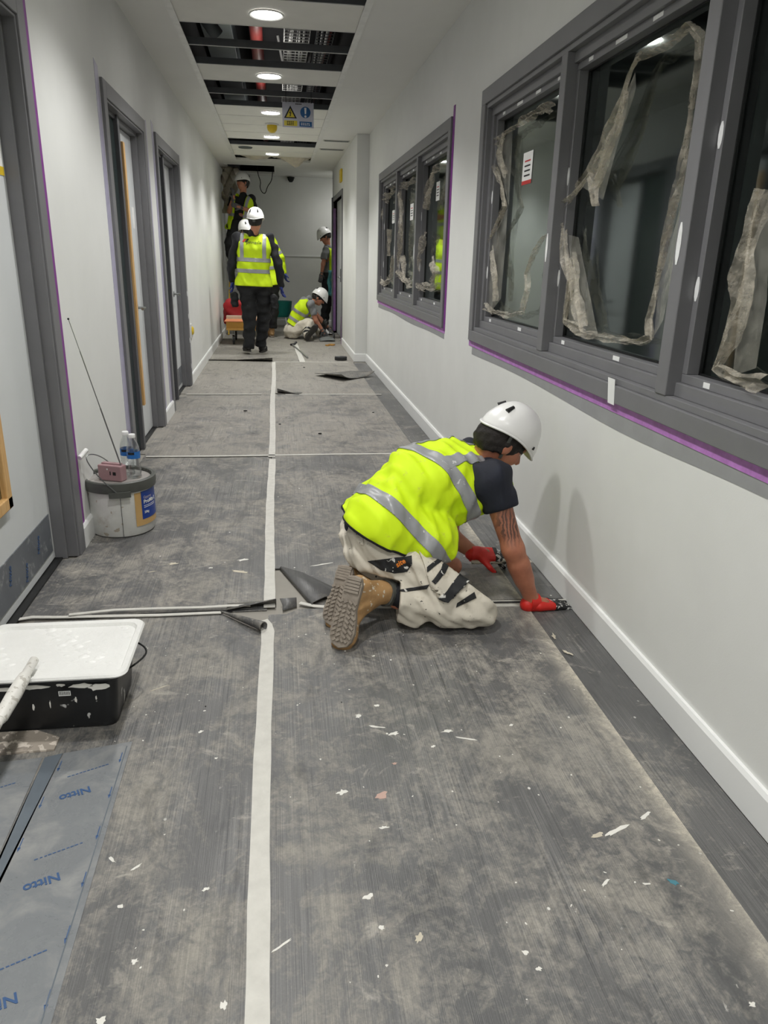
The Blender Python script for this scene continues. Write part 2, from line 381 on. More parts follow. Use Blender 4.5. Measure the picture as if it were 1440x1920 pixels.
# ---- downlights
for n_, i in enumerate(LIT):
    y = P0+PT*i+PT/2
    pos = ['', 'second ', 'third ', 'fourth ', 'fifth ']
    vis = i in (0, 3, 6, 9, 12)
    lab = {0: 'round white downlight in the nearest tile in view', 3: 'round white downlight between the two pairs of missing tiles', 6: 'round white downlight beside the hanging warning sign', 9: 'round white downlight just beyond the yellow capped detector', 12: 'round white downlight nearest the far end of the corridor'}.get(i, 'round white downlight in the %s tile row behind the nearest visible lamp' % {-3: 'first', -6: 'second', -9: 'third', -12: 'fourth', -15: 'fifth'}.get(i))
    L = thing('downlight', lab, 'downlight', (-.03, y, ZC), group='downlights in the corridor ceiling')
    r = MB().lathe([(.094, .0), (.108, .0), (.110, -.004), (.104, -.009), (.094, -.005), (.094, .0)], 32, (-.03, y, ZC)).build('rim', 'bar_white', smooth=True)
    d = MB().lathe([(.0001, .0), (.05, -.001), (.095, -.001)], 32, (-.03, y, ZC)).build('diffuser', 'lamp_glow')
    adopt(L, r, d)
    ld = bpy.data.lights.new('downlight_lamp', 'SPOT'); ld.energy = LIGHT_W; ld.color = LIGHT_COL; ld.spot_size = math.radians(SPOT_DEG); ld.spot_blend = SPOT_BLEND; ld.shadow_soft_size = .085
    lo = bpy.data.objects.new('lamp', ld); col.objects.link(lo); lo.location = (-.03, y, ZC-.03); adopt(L, lo)

# one more lamp in the alcove round the far corner, out of sight; it throws the shadows on the end wall
L = thing('downlight', 'round white downlight in the alcove round the far right corner', 'downlight', (1.42, 14.55, ZC), group='downlights in the corridor ceiling')
adopt(L, MB().lathe([(.094, .0), (.108, .0), (.110, -.004), (.104, -.009), (.094, -.005), (.094, .0)], 32, (1.42, 14.55, ZC)).build('rim', 'bar_white', smooth=True), MB().lathe([(.0001, .0), (.05, -.001), (.095, -.001)], 32, (1.42, 14.55, ZC)).build('diffuser', 'lamp_glow'))
ld = bpy.data.lights.new('downlight_lamp', 'SPOT'); ld.energy = LIGHT_W*.20; ld.color = LIGHT_COL; ld.spot_size = math.radians(160); ld.spot_blend = .8; ld.shadow_soft_size = .085
lo = bpy.data.objects.new('lamp', ld); col.objects.link(lo); lo.location = (1.42, 14.55, ZC-.03); adopt(L, lo)

# ---- doors on the left
def arch_frame(parent, a, b, z, x, wd, proud, mat='frame_grey'):
    """stepped architrave around an opening in the left wall: two jambs and a head, each with three steps"""
    out = []
    for side in (0, 1):
        m = MB(); e = (a, b)[side]; s = (-1, 1)[side]
        def seg(u0, u1, x0, x1): m.box(x0, x1, min(e+s*u0, e+s*u1), max(e+s*u0, e+s*u1), 0, z+wd)
        seg(.0, wd, x-.02, x+proud); seg(-.012, .0, x-.16, x+proud*.5); seg(-.035, -.012, x-.16, x-.035)
        out.append(m.build('jamb', mat, bevel=.003))
    m = MB(); m.box(x-.02, x+proud, a, b, z, z+wd).box(x-.16, x+proud*.5, a+.012, b-.012, z-.012, z).box(x-.16, x-.035, a+.035, b-.035, z-.035, z-.012)
    out.append(m.build('frame_head', mat, bevel=.003)); adopt(parent, *out)
def left_door(idx, a, b, label, leafx, side=None):
    d = thing('door_%d' % idx, label, 'door', (XL, (a+b)/2, 0), kind='structure')
    arch_frame(d, a, b, DZ, XL, .085, .016)
    la = a+.035
    if side:
        la = a+.035+side
        adopt(d, MB().box(XL-.055, XL-.047, a+.012, la-.05, .03, DZ-.012).build('side_light', 'dark_glass'))
        adopt(d, MB().box(XL-.13, XL-.022, la-.055, la, 0, DZ-.012).build('mullion', 'frame_grey_dark', bevel=.003))
        adopt(d, MB().box(XL-.145, XL-.14, a+.03, la, 0, DZ-.02).build('side_backing', 'frame_grey_dark'))
    lf = MB().box(leafx-.044, leafx, la+.004, b-.039, .012, DZ-.039).build('leaf', 'door_laminate', bevel=.002); adopt(d, lf)
    adopt(d, MB().box(leafx-.04, leafx-.006, b-.039, b-.033, .01, DZ-.03).box(leafx-.04, leafx-.006, la+.004, b-.033, DZ-.04, DZ-.034).build('seal', 'gasket'))
    adopt(d, MB().box(leafx-.06, leafx+.03, a+.02, b-.02, -.004, .008).build('threshold', 'gasket'))
    return d, lf, la
t = NT('dark_glass'); t.setc(srgb(52, 62, 62), .12)
t = NT('kick_film'); v = t.coord(); t.setc(t.mix(t.ramp(t.noise(v, 14, 5, .7), .55, .68), t.mix(t.ramp(t.noise(v, 3, 3), .3, .7), srgb(88, 92, 98), srgb(112, 116, 122)), srgb(160, 162, 164)), .35)
d1, lf1, la1 = left_door(1, *DOORS[0], 'near pale laminate door with oak vision panel and kick plate', XL-.085)
bp_ = lambda x0, x1, y0, y1, z0, z1, n, mt, par, **k: adopt(par, MB().box(x0, x1, y0, y1, z0, z1).build(n, mt, **k))
bp_(XL-.085, XL-.081, 2.3, 3.175, .055, .225, 'kick_plate', 'kick_film', d1)
kz = [k for k in d1.children if k.name.startswith('kick_plate')][0]
for (yy, zz) in ((3.0, .15), (2.83, .10), (2.66, .16)):
    adopt(kz, text_mesh('print', 'Nitto', .035, 'film_ink' if 'film_ink' in MATS else plain('film_ink', (52, 84, 128), .5), frame_mat((XL-.0795, yy, zz), (0, .25, 1), (0, -1, .25))))
m = MB(); m.box(XL-.085, XL-.06, 2.74-.045, 2.74, .405, 1.75).box(XL-.085, XL-.06, 2.3, 2.74, .36+.045, .45)
adopt(d1, m.build('vision_bead', 'wood_bead', bevel=.004)); adopt(d1, MB().add([(XL-.083, 2.3, .45), (XL-.083, 2.70, .45), (XL-.083, 2.70, 1.75), (XL-.083, 2.3, 1.75)], [(0, 1, 2, 3)]).build('vision_glass', 'glass', recalc=False))
adopt(d1, MB().box(XL-.085, XL-.0835, 3.13, 3.19, 1.56, 1.68).build('notice', 'paper_white')); adopt(d1, MB().box(XL-.0835, XL-.0825, 3.13, 3.19, 1.56, 1.59).build('notice_band', 'yellow_plastic'))
def lever(par, y, z, x, s=-1):
    m = MB().lathe([(.001, .0), (.026, .0), (.026, .008), (.001, .008)], 18)
    m.v = [(x+v[2], y+v[0], z+v[1]) for v in m.v]
    o1 = m.build('rose', 'steel', smooth=True)
    o2 = MB().tube(chaikin([(x, y, z), (x+.05, y, z), (x+.062, y+s*.015, z), (x+.062, y+s*.13, z)], 2), .0095, 10).build('lever_handle', 'steel', smooth=True)
    adopt(par, o1, o2)
d2, lf2, la2 = left_door(2, *DOORS[1], 'middle left door, ajar dark side light and brass edge strip', XL-.075, side=.47)
d2['label'] = 'middle of the three left doors, with oak edge strip and steel lever'
lever(d2, 5.62, .93, XL-.075)
adopt(d2, MB().box(XL-.06, XL-.008, la2+.001, la2+.05, .30, 1.95).build('vision_bead', 'wood_bead', bevel=.004))
adopt(d2, MB().box(XL-.075, XL-.0735, 5.74, 5.82, 1.46, 1.60).build('notice', 'paper_white'))
d3, lf3, la3 = left_door(3, *DOORS[2], 'farthest of the three left doors, grey frame with filler spots', XL-.075, side=.52)
lever(d3, 7.62, .93, XL-.075)
adopt(d3, MB().box(XL-.075, XL-.072, la3+.02, 7.84, .05, .22).build('kick_plate', 'kick_film'))
for z in (.92, .70, .46, .20):
    adopt(d3, MB().slab([(XL-.033, 7.905-.016, z+.03*math.sin(a)) if 0 else (XL+.0165, 7.94+.018*math.cos(a), z+.028*math.sin(a)) for a in np.linspace(0, 2*math.pi, 9)[:-1]], (1, 0, 0), .001).build('filler_spot', 'filler_white'))
# tape at the door architraves
def tape(name, pts, nrm, th, mat, label, group=None):
    return tag(MB().slab(pts, nrm, th).build(name, mat), label, 'tape', group)
y = DOORS[0][1]+.085
tape('masking_tape', [(XL, y+.03, .09), (XL, y+.082, .09), (XL, y+.082, 2.35), (XL, y+.03, 2.35)], (1, 0, 0), .0015, 'purple_tape', 'purple masking tape down the wall beside the nearest door frame')
for (a, b), nm in ((DOORS[1], 'middle'), (DOORS[2], 'farthest')):
    for e, s, w2 in ((a-.085, -1, .12), (b+.085, 1, .15)):
        zt = 2.23 if s < 0 else 2.19
        tape('edge_film', [(XL, e, .04), (XL, e+s*w2, .06), (XL, e+s*w2*.9, zt+.02), (XL, e+s*w2*.2, zt)], (1, 0, 0), .0015, 'lilac_film', 'lilac masking strip on the %s edge of the %s left door frame' % ('near' if s < 0 else 'far', nm))

# ---- the door on the pier side at the far right
d4 = thing('door_4', 'grey far right door frame wrapped in purple masking film', 'door', (XP, 12.85, 0), kind='structure')
a, b = D4
for nm, pr in (('jamb', (a-.07, a)), ('jamb', (b, b+.08))):
    adopt(d4, MB().box(XP-.018, XP+.1, pr[0], pr[1], 0, 2.27).build(nm, 'frame_grey', bevel=.003))
adopt(d4, MB().box(XP-.018, XP+.1, a, b, 2.2, 2.27).build('frame_head', 'frame_grey', bevel=.003))
adopt(d4, MB().box(XP+.055, XP+.1, a, b, .01, 2.2).build('leaf', 'door_laminate'))
adopt(d4, MB().box(XP-.035, XP-.019, b-.02, b+.085, 0, 2.27).build('stop', 'frame_grey_dark'))
adopt(d4, MB().box(XP-.021, XP-.0185, b-.0, b+.05, .05, 2.15).build('masking_film', 'purple_film'))
adopt(d4, MB().box(XP-.012, XP+.035, b-.012, b-.001, .04, 2.1).build('masking_film', 'purple_film'))
adopt(d4, MB().box(XP-.021, XP-.0185, a-.06, a-.02, .0, .42).build('masking_film', 'purple_tape'))
adopt(d4, MB().tube(chaikin([(XP+.055, 12.4, 1.0), (XP-.01, 12.4, 1.0), (XP-.02, 12.42, 1.0), (XP-.02, 12.55, 1.0)], 2), .01, 8).build('lever_handle', 'steel', smooth=True))
adopt(d4, MB().box(XP-.001, XP+.056, 12.3, 12.36, .93, 1.13).build('lock_plate', 'steel'))

# ---- windows
def window(idx, a, b, label):
    wn = thing('window_%d' % idx, label, 'window', (XR, (a+b)/2, WZ0), kind='structure')
    x = XR; z0, z1 = WZ0, WZ1; A, B = a-.075, b+.075; Z0_, Z1_ = z0-.06, z1+.075
    parts = []
    def bx(n, *c, mat='frame_grey', bev=.003): parts.append(MB().box(*c).build(n, mat, bevel=bev))
    bx('architrave_head', x-.018, x+.01, A, B, z1, Z1_); bx('architrave_sill', x-.018, x+.01, A, B, Z0_, z0)
    bx('architrave_side', x-.018, x+.01, A, a, z0, z1); bx('architrave_side', x-.018, x+.01, b, B, z0, z1)
    # stepped lining
    def ring(n, d0, d1, i0, i1, mat='frame_grey'):
        m = MB(); m.box(x+d0, x+d1, a+i0, b-i0, z1-i1, z1-i0).box(x+d0, x+d1, a+i0, b-i0, z0+i0, z0+i1).box(x+d0, x+d1, a+i0, a+i1, z0+i1, z1-i1).box(x+d0, x+d1, b-i1, b-i0, z0+i1, z1-i1)
        parts.append(m.build(n, mat, bevel=.002))
    ring('lining', -.006, .14, 0, .022); ring('frame_rim', .02, .12, .022, .062)
    n3 = (b-a-.124)/3; ys = [a+.062+n3*k for k in range(4)]
    for k in (1, 2): bx('mullion', x-.010, x+.13, ys[k]-.032, ys[k]+.032, z0+.022, z1-.022)
    for k in range(3):
        p, q = ys[k]+(.032 if k else 0), ys[k+1]-(.032 if k < 2 else 0); m = MB(); u0, u1 = z0+.062, z1-.062; bd = .026
        m.box(x+.035, x+.075, p, q, u1-bd, u1).box(x+.035, x+.075, p, q, u0, u0+bd).box(x+.035, x+.075, p, p+bd, u0+bd, u1-bd).box(x+.035, x+.075, q-bd, q, u0+bd, u1-bd)
        parts.append(m.build('glazing_bead', 'frame_grey', bevel=.002))
        m = MB(); m.box(x+.072, x+.08, p+bd, p+bd+.005, u0+bd, u1-bd).box(x+.072, x+.08, q-bd-.005, q-bd, u0+bd, u1-bd).box(x+.072, x+.08, p+bd, q-bd, u1-bd-.005, u1-bd).box(x+.072, x+.08, p+bd, q-bd, u0+bd, u0+bd+.005)
        parts.append(m.build('gasket', 'gasket'))
        parts.append(MB().add([(x+.08, p, u0), (x+.08, p, u1), (x+.08, q, u1), (x+.08, q, u0)], [(0, 1, 2, 3)]).build('pane', 'glass', recalc=False))
        # white filler dabs over the screw holes of the beads
        for j in range(4):
            yy = p+(q-p)*(.12+.25*j); s_ = .02+.012*((j*7+k*3) % 3)
            parts.append(MB().box(x+.0335, x+.0352, yy-s_, yy+s_, u1-bd*.7, u1-bd*.2).build('filler_dab', 'filler_white'))
            if j % 2: parts.append(MB().box(x+.0335, x+.0352, yy-s_*.8, yy+s_*.8, u0+bd*.2, u0+bd*.8).build('filler_dab', 'filler_white'))
        for zz in (.25, .62):
            parts.append(MB().slab([(x+.0335, q-.013+.011*math.cos(t_), u0+zz*(u1-u0)+.035*math.sin(t_)) for t_ in np.linspace(0, 2*math.pi, 11)[:-1]], (1, 0, 0), .001).build('filler_dab', 'filler_white'))
    for k in (1, 2):
        parts.append(MB().slab([(x-.0115, ys[k]+.012*math.cos(t_)+.01, z0+.45+.06*math.sin(t_)) for t_ in np.linspace(0, 2*math.pi, 11)[:-1]], (1, 0, 0), .001).build('filler_dab', 'filler_white'))
    adopt(wn, *parts)
    return wn, ys
w1, ys1 = window(1, *WINS[0], 'near grey framed three-pane corridor window with torn film on it')
w2, ys2 = window(2, *WINS[1], 'farther grey framed three-pane corridor window in the white wall')
for wn, (a, b), nm in ((w1, WINS[0], 'near'), (w2, WINS[1], 'farther')):
    A, B = a-.075, b+.075; Zb, Zt = WZ0-.06, WZ1+.075
    tape('masking_tape', [(XR, B, Zb-.01), (XR, B+.028, Zb-.01), (XR, B+.028, Zt+.01), (XR, B, Zt+.01)], (-1, 0, 0), .0035, 'purple_tape', 'purple masking tape on the far upright edge of the %s window' % nm)
    tape('masking_tape', [(XR, A-.04, Zb-.035), (XR, B+.028, Zb-.035), (XR, B+.028, Zb), (XR, A-.04, Zb)], (-1, 0, 0), .003, 'lilac_tape' if 'lilac_tape' in MATS else plain('lilac_tape', (178, 120, 190), .5, var=.15, scale=30), 'lilac masking tape under the sill of the %s window' % nm)
    if nm == 'farther':
        tape('masking_tape', [(XR, A-.045, Zb-.02), (XR, A, Zb-.02), (XR, A, Zt+.06), (XR, A-.045, Zt+.06)], (-1, 0, 0), .0035, 'purple_tape', 'purple masking tape on the near upright edge of the farther window')
    pts = [(XR, A-.03, Zb-.03)]+[(XR, yy, Zb-.075-.006*math.sin(yy*3.1)-.012*math.exp(-((yy-2.2)/.5)**2)) for yy in np.linspace(A-.03, B-.05, 22)]+[(XR, B-.05, Zb-.03)]
    tag(MB().slab(pts, (-1, 0, 0), .0012).build('paint_band', plain('paint_grey_'+nm, (150, 151, 153), .5, var=.06)), 'grey paint band brushed on the wall under the %s window' % nm, 'paint')
tag(MB().slab([(XR-.0185, 2.42, .845), (XR-.0185, 2.37, .845), (XR-.0185, 2.385, .93), (XR-.0185, 2.44, .93)], (-1, 0, 0), .001).build('filler_patch', 'filler_white'), 'white filler patch on the sill of the near window', 'filler')

# ---- the unlit room behind the windows
dr = thing('wall_beyond', 'unlit grey room seen through the window panes', 'room', (2.5, 5, 0), kind='structure')
adopt(dr, MB().box(3.8, 3.9, -1.5, 9.9, 0, 2.75).box(XR+.2, 3.9, -1.6, -1.5, 0, 2.75).box(XR+.36, 3.9, 9.85, 9.95, 0, 2.75).build('room_wall', 'dark_room'))
adopt(dr, MB().box(XR+.2, 3.9, -1.6, 9.95, 2.75, 2.85).build('room_ceiling', 'dark_room')); adopt(dr, MB().box(XR+.2, 3.9, -1.6, 9.95, -.005, .0).build('room_floor', 'dark_floor'))
pts = []
for i in range(140):
    yy = .6+i*.03; pts.append((3.45+.035*math.sin(i*.9)+.012*math.sin(i*2.3), yy))
m = MB()
for i in range(len(pts)-1):
    m.add([(*pts[i], .05), (*pts[i+1], .05), (*pts[i+1], 2.5), (*pts[i], 2.5)], [(0, 1, 2, 3)])
tag(m.build('curtain', 'curtain_blue', smooth=True, solid=.004), 'pleated blue-grey curtain hanging in the room behind the near window', 'curtain')
# ================================================================ floor protection
def sheet_material(name, dust0, edge=None, speck=.69, tone=1.0):
    t = NT(name); co = t.coord()
    rib = t.noise(t.coord((430, 3.0, 1)), 1.0, 2, .5)                     # fine ribs along the corridor
    ribm = t.ramp(t.noise(t.coord((2.2, .9, 1)), 1.6, 4, .6, .5), .38, .66)   # where they show
    streak = t.noise(t.coord((70, 1.1, 1)), 1.0, 3, .6)
    big = t.noise(co, 1.9, 5, .70, 1.0); mid = t.noise(t.coord((1.25, .8, 1)), 6.0, 5, .72, 1.5); fine = t.noise(co, 40, 4, .75, .8); grit = t.noise(co, 240, 3, .6)
    base = t.mix(t.math('MULTIPLY', t.ramp(rib, .36, .64), t.math('MULTIPLY', ribm, .9)), srgb(95*tone, 95*tone, 95*tone), srgb(142*tone, 141*tone, 139*tone))
    base = t.mix(t.math('MULTIPLY', t.ramp(streak, .54, .66), t.math('MULTIPLY', ribm, .7)), base, srgb(62*tone, 63*tone, 66*tone))
    s = t.math('ADD', t.math('MULTIPLY', big, .40), t.math('ADD', t.math('MULTIPLY', mid, .34), t.math('MULTIPLY', fine, .26)))
    d = t.ramp(s, .475-dust0, .585-dust0)
    d = t.math('MULTIPLY', d, t.ramp(rib, .3, .7, .55, 1.0))
    if edge is not None:      # dust swept against the taped edge
        sx = t.n('ShaderNodeSeparateXYZ'); t.l(co, sx.inputs[0])
        e = t.ramp(t.math('ADD', sx.outputs[0], t.math('MULTIPLY', t.math('SUBTRACT', mid, .5), .14)), edge-.12, edge+.005)
        e = t.math('POWER', e, 2.0); d = t.math('MAXIMUM', d, t.math('MULTIPLY', e, 1.1), True)
    c = t.mix(t.math('MULTIPLY', d, .70), base, srgb(178, 172, 160))
    if edge is not None: c = t.mix(t.math('MULTIPLY', t.math('POWER', e, 2.5), t.ramp(fine, .38, .58, .15, .95)), c, srgb(206, 198, 182))
    c = t.mix(t.math('MULTIPLY', t.ramp(t.noise(t.coord((1.6, .7, 1)), 3.6, 5, .72, 1.6), .55, .70), .55), c, srgb(62*tone, 63*tone, 65*tone))      # dark scuffs
    c = t.mix(t.math('MULTIPLY', t.ramp(t.noise(t.coord((1, 1.7, 1)), 2.7, 5, .75, 2.2), .60, .68), .40), c, srgb(196, 190, 178))     # wiped dust
    c = t.mix(t.ramp(grit, .35, .65, 0, .16), c, srgb(58, 58, 60))
    vo = t.n('ShaderNodeTexVoronoi'); vo.inputs['Scale'].default_value = 17; t.l(t.coord((1, .8, 1)), vo.inputs['Vector'])
    sp = t.math('MULTIPLY', t.ramp(vo.outputs['Distance'], .075, .05), t.ramp(t.noise(co, 2.6, 3), .54, .58))
    c = t.mix(sp, c, srgb(216, 214, 208))
    sm = t.math('MULTIPLY', t.ramp(t.noise(t.coord((1, .5, 1)), 60, 3, .6), .66, .70), t.ramp(t.noise(co, 4.3, 4, .7), .60, .66))
    c = t.mix(t.math('MULTIPLY', sm, .8), c, srgb(208, 205, 197))
    t.setc(c, t.ramp(d, 0, 1, .42, .75))
    t.bump(t.math('ADD', t.math('MULTIPLY', rib, .7), t.math('MULTIPLY', mid, .8)), .25, .004)
    return t.m
sheet_material('sheet_right', .006, edge=.955, tone=.97); sheet_material('sheet_left', .008, tone=.98); sheet_material('sheet_far', .11, tone=1.06); sheet_material('sheet_mid', .06, tone=1.03)
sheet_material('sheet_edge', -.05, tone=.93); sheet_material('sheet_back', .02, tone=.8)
plain('felt_tape', (204, 202, 195), .85, var=.06, scale=30, bump=.25, bscale=120)
plain('splash_white', (222, 220, 213), .7, var=.05); plain('splash_pink', (188, 158, 146), .7); plain('splash_teal', (70, 126, 140), .6)
plain('splash_cream', (198, 190, 172), .8)
YR = [-1.6, 2.62, 4.97, 7.37, 9.74, 12.3, Y1-.02]
SEAM = -.066
def sheet(poly, mat, label, z1=0.0):
    o = MB().prism(poly, -.005+(z1 if z1 else 0), z1).build('floor_sheet', mat)
    return tag(o, label, 'floor sheet', 'floor protection sheets')
f2 = lambda px, py: tuple(at_z(px, py))[:2]
rows = ['nearest', 'second', 'third', 'fourth', 'fifth', 'last']
g = .003
SH = {}
xl, xr = XL+.002, .957
cA, cB = f2(415, 1150), f2(503, 1190)          # peeled corner of the nearest left sheet
rec = lambda a, b: [(xl, b-.05), (XL-.10, b-.05), (XL-.10, a+.05), (xl, a+.05)]
SH['L0'] = sheet([(xl, YR[0]), (SEAM-g, YR[0]), (SEAM-g, cB[1]), cA, (cA[0]-.1, YR[1]-.02), (xl, YR[1]-.02), (xl, YR[1]-.1), (XL-.06, YR[1]-.1), (XL-.06, 2.24), (xl, 2.24)], 'sheet_left', 'dusty dark grey floor sheet under the paint scuttle, corner peeled back')
SH['L1'] = sheet([(xl, YR[1]), (SEAM-g, YR[1]), (SEAM-g, YR[2]-g)]+[(xl, YR[2]-g), (xl, 4.78), (XL-.06, 4.78), (XL-.06, 4.765), (xl, 4.765), (xl, 3.21), (XL-.06, 3.21), (XL-.06, YR[1])], 'sheet_left', 'grey floor sheet under the white mixing bucket by the near door')
SH['L2'] = sheet([(xl, YR[2]), (SEAM-g, YR[2]), (SEAM-g, YR[3]-g), (xl, YR[3]-g)]+rec(6.60, 7.3)+rec(5.02, 5.94), 'sheet_mid', 'pale dusty floor sheet outside the middle left door')
SH['L3'] = sheet([(xl, YR[3]), (SEAM-g, YR[3]), (SEAM-g, YR[4]-g), (xl, YR[4]-g)]+rec(7.38, 7.9), 'sheet_far', 'pale dusty floor sheet outside the farthest left door')
S2 = .30
SH['L4'] = sheet([(xl, YR[4]), (S2-g, YR[4]), (S2-.05-g, YR[5]), (xl, YR[5])], 'sheet_far', 'dusty floor sheet beneath the man in dark trousers')
SH['L5'] = sheet([(xl, YR[5]+g), (xr-.02, YR[5]+g), (xr-.02, YR[6]), (xl, YR[6])], 'sheet_far', 'farthest dusty floor sheet, below the end wall')
SH['R0'] = sheet([(SEAM+g, YR[0]), (xr, YR[0]), (xr, YR[1]-.012), (SEAM+.12, YR[1]-.012), (SEAM+.07, YR[1]-.05), (SEAM+g, YR[1]-.05)], 'sheet_right', 'large scuffed dark floor sheet in the right foreground', .004)
fA, fB = f2(525, 1067), f2(585, 1137)          # folded corner beside the boots
SH['R1'] = sheet([fB, (xr, YR[1]), (xr, YR[2]-g), (SEAM+g, YR[2]-g), (SEAM+g, fA[1]), fA], 'sheet_right', 'grey floor sheet with a folded corner beside the kneeling worker', .004)
SH['R2'] = sheet([(SEAM+g, YR[2]), (xr, YR[2]), (xr, YR[3]-g), (SEAM+g, YR[3]-g)], 'sheet_mid', 'dusty floor sheet left of the far end of the near window', .004)
SH['R3'] = sheet([(SEAM+.1, YR[3]), (xr, YR[3]), (xr, YR[4]-g), (SEAM+g, YR[4]-g), (SEAM+g, YR[3]+.1)], 'sheet_far', 'dusty floor sheet with a dark loose offcut on top', .004)
SH['R4'] = sheet([(S2+g, YR[4]), (XP-.02, YR[4]), (XP-.02, YR[5]), (S2-.05+g, YR[5])], 'sheet_far', 'dusty floor sheet beside the seated worker and pier', .004)
for r in range(4):
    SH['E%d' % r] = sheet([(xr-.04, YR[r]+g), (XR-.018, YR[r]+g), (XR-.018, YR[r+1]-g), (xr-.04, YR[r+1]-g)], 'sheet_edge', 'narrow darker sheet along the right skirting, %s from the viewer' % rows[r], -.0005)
SH['A'] = sheet([(xr-.015, YR[5]+.01), (1.6, 14.07), (1.6, YR[6]), (xr-.015, YR[6])], 'sheet_far', 'floor sheet in the alcove at the far right', -.0005)

# peeled and folded corners: parts of their sheets
def flap(parent, base, tip_pts, mat='sheet_back', name='curled_corner', th=.004):
    """strip of quads from the fold line (base, two points) through rows of points"""
    n = len(base); m = MB(); rows_ = [base]+tip_pts
    m.add([p for r in rows_ for p in r], [(i*n+j, i*n+j+1, (i+1)*n+j+1, (i+1)*n+j) for i in range(len(rows_)-1) for j in range(n-1)])
    o = m.build(name, mat, smooth=True, solid=th); adopt(parent, o); return o
def cone_roll(parent, A, B, r0, r1, turns, side, name='curled_corner'):
    A = Vector((*A, .0)); B = Vector((*B, .0)); d = (B-A).normalized(); nrm = Vector((-d.y, d.x, 0))*side; N = 14; m = MB(); rowsN = 10; vs = []
    for i in range(rowsN):
        t_ = i/(rowsN-1); p = A.lerp(B, t_); r = r0+(r1-r0)*t_
        for j in range(N):
            a = turns*2*math.pi*j/(N-1); rr = r*(1-.25*j/(N-1))
            vs.append(p+nrm*(rr*math.sin(a))*1.0+Vector((0, 0, .004+r-rr*math.cos(a))))
    m.add(vs, [(i*N+j, i*N+j+1, (i+1)*N+j+1, (i+1)*N+j) for i in range(rowsN-1) for j in range(N-1)])
    o = m.build(name, 'sheet_back', smooth=True, solid=.003); adopt(parent, o); return o
cone_roll(SH['L0'], cA, f2(494, 1186), .003, .020, .85, 1)
def mirror2(p, a, b):
    p, a, b = Vector((*p, 0)), Vector((*a, 0)), Vector((*b, 0)); d = (b-a).normalized(); f = a+d*(p-a).dot(d); return 2*f-p
tipm = mirror2((SEAM+g, YR[1]), fA, fB)
A3, B3 = Vector((*fA, .004)), Vector((*fB, .004))
flap(SH['R1'], [A3, B3], [[A3+(tipm-A3)*.02+Vector((0, 0, .012)), B3+(tipm-B3)*.02+Vector((0, 0, .012))], [A3.lerp(tipm, .35)+Vector((0, 0, .022)), B3.lerp(tipm, .35)+Vector((0, 0, .022))], [A3.lerp(tipm, .7)+Vector((0, 0, .014)), B3.lerp(tipm, .7)+Vector((0, 0, .014))], [tipm+Vector((-.004, 0, .008)), tipm+Vector((.004, 0, .008))]], 'sheet_edge', 'folded_corner')
p1, p2 = at_z(530, 1140), at_z(556, 1132)
flap(SH['R0'], [p1+Vector((0, -.03, .004)), p2+Vector((0, -.03, .004))], [[p1+Vector((0, 0, .014)), p2+Vector((0, -.005, .012))], [p1+Vector((-.01, .014, .034)), p2+Vector((0, .01, .022))]], 'sheet_edge')
p1, p2 = at_z(425, 1146), at_z(518, 1139)
flap(SH['L1'], [p1+Vector((0, .06, .002)), p2+Vector((0, .06, .002))], [[p1+Vector((0, .02, .004)), p2+Vector((0, .02, .012))], [p1+Vector((0, 0, .006)), p2+Vector((0, .005, .034))]], 'sheet_back')
p1, p2 = at_z(520, 739), at_z(560, 741)
flap(SH['R3'], [p1+Vector((0, .12, .004)), p2+Vector((.04, .12, .004))], [[p1+Vector((0, .05, .02)), p2+Vector((.02, .05, .006))], [p1+Vector((0, .0, .055)), p2+Vector((.0, .0, .006))]], 'sheet_back')
p0, p1, p2 = at_z(386, 676), at_z(445, 677), at_z(511, 679)
flap(SH['L4'], [p0+Vector((0, .12, .002)), p1+Vector((0, .12, .002)), p2+Vector((0, .12, .002))], [[p0+Vector((0, .03, .006)), p1+Vector((0, .04, .008)), p2+Vector((0, .03, .03))], [p0+Vector((0, 0, .01)), p1+Vector((0, 0, .018)), p2+Vector((0, 0, .055))]], 'sheet_back', 'lifted_edge')
# loose offcut
q = [at_z(590, 705), at_z(640, 716), at_z(672, 709), at_z(702, 706), at_z(655, 698)]
m = MB(); N = 8
cvs = []
for i in range(N+1):
    for j in range(N+1):
        u, v_ = i/N, j/N
        p = (q[0]*(1-u)+q[4]*u)*(1-v_)+(q[1]*(1-u)+q[3]*u)*v_
        lift = .012+.05*(abs(u-.5)*2)**3*(v_)+.02*(1-u)**4
        cvs.append(p+Vector((0, 0, lift)))
m.add(cvs, [(i*(N+1)+j, i*(N+1)+j+1, (i+1)*(N+1)+j+1, (i+1)*(N+1)+j) for i in range(N) for j in range(N)])
m.build('sheet_offcut', 'sheet_back', smooth=True, solid=.006, label='loose dark offcut of floor sheet with lifted edges', cat='floor sheet')

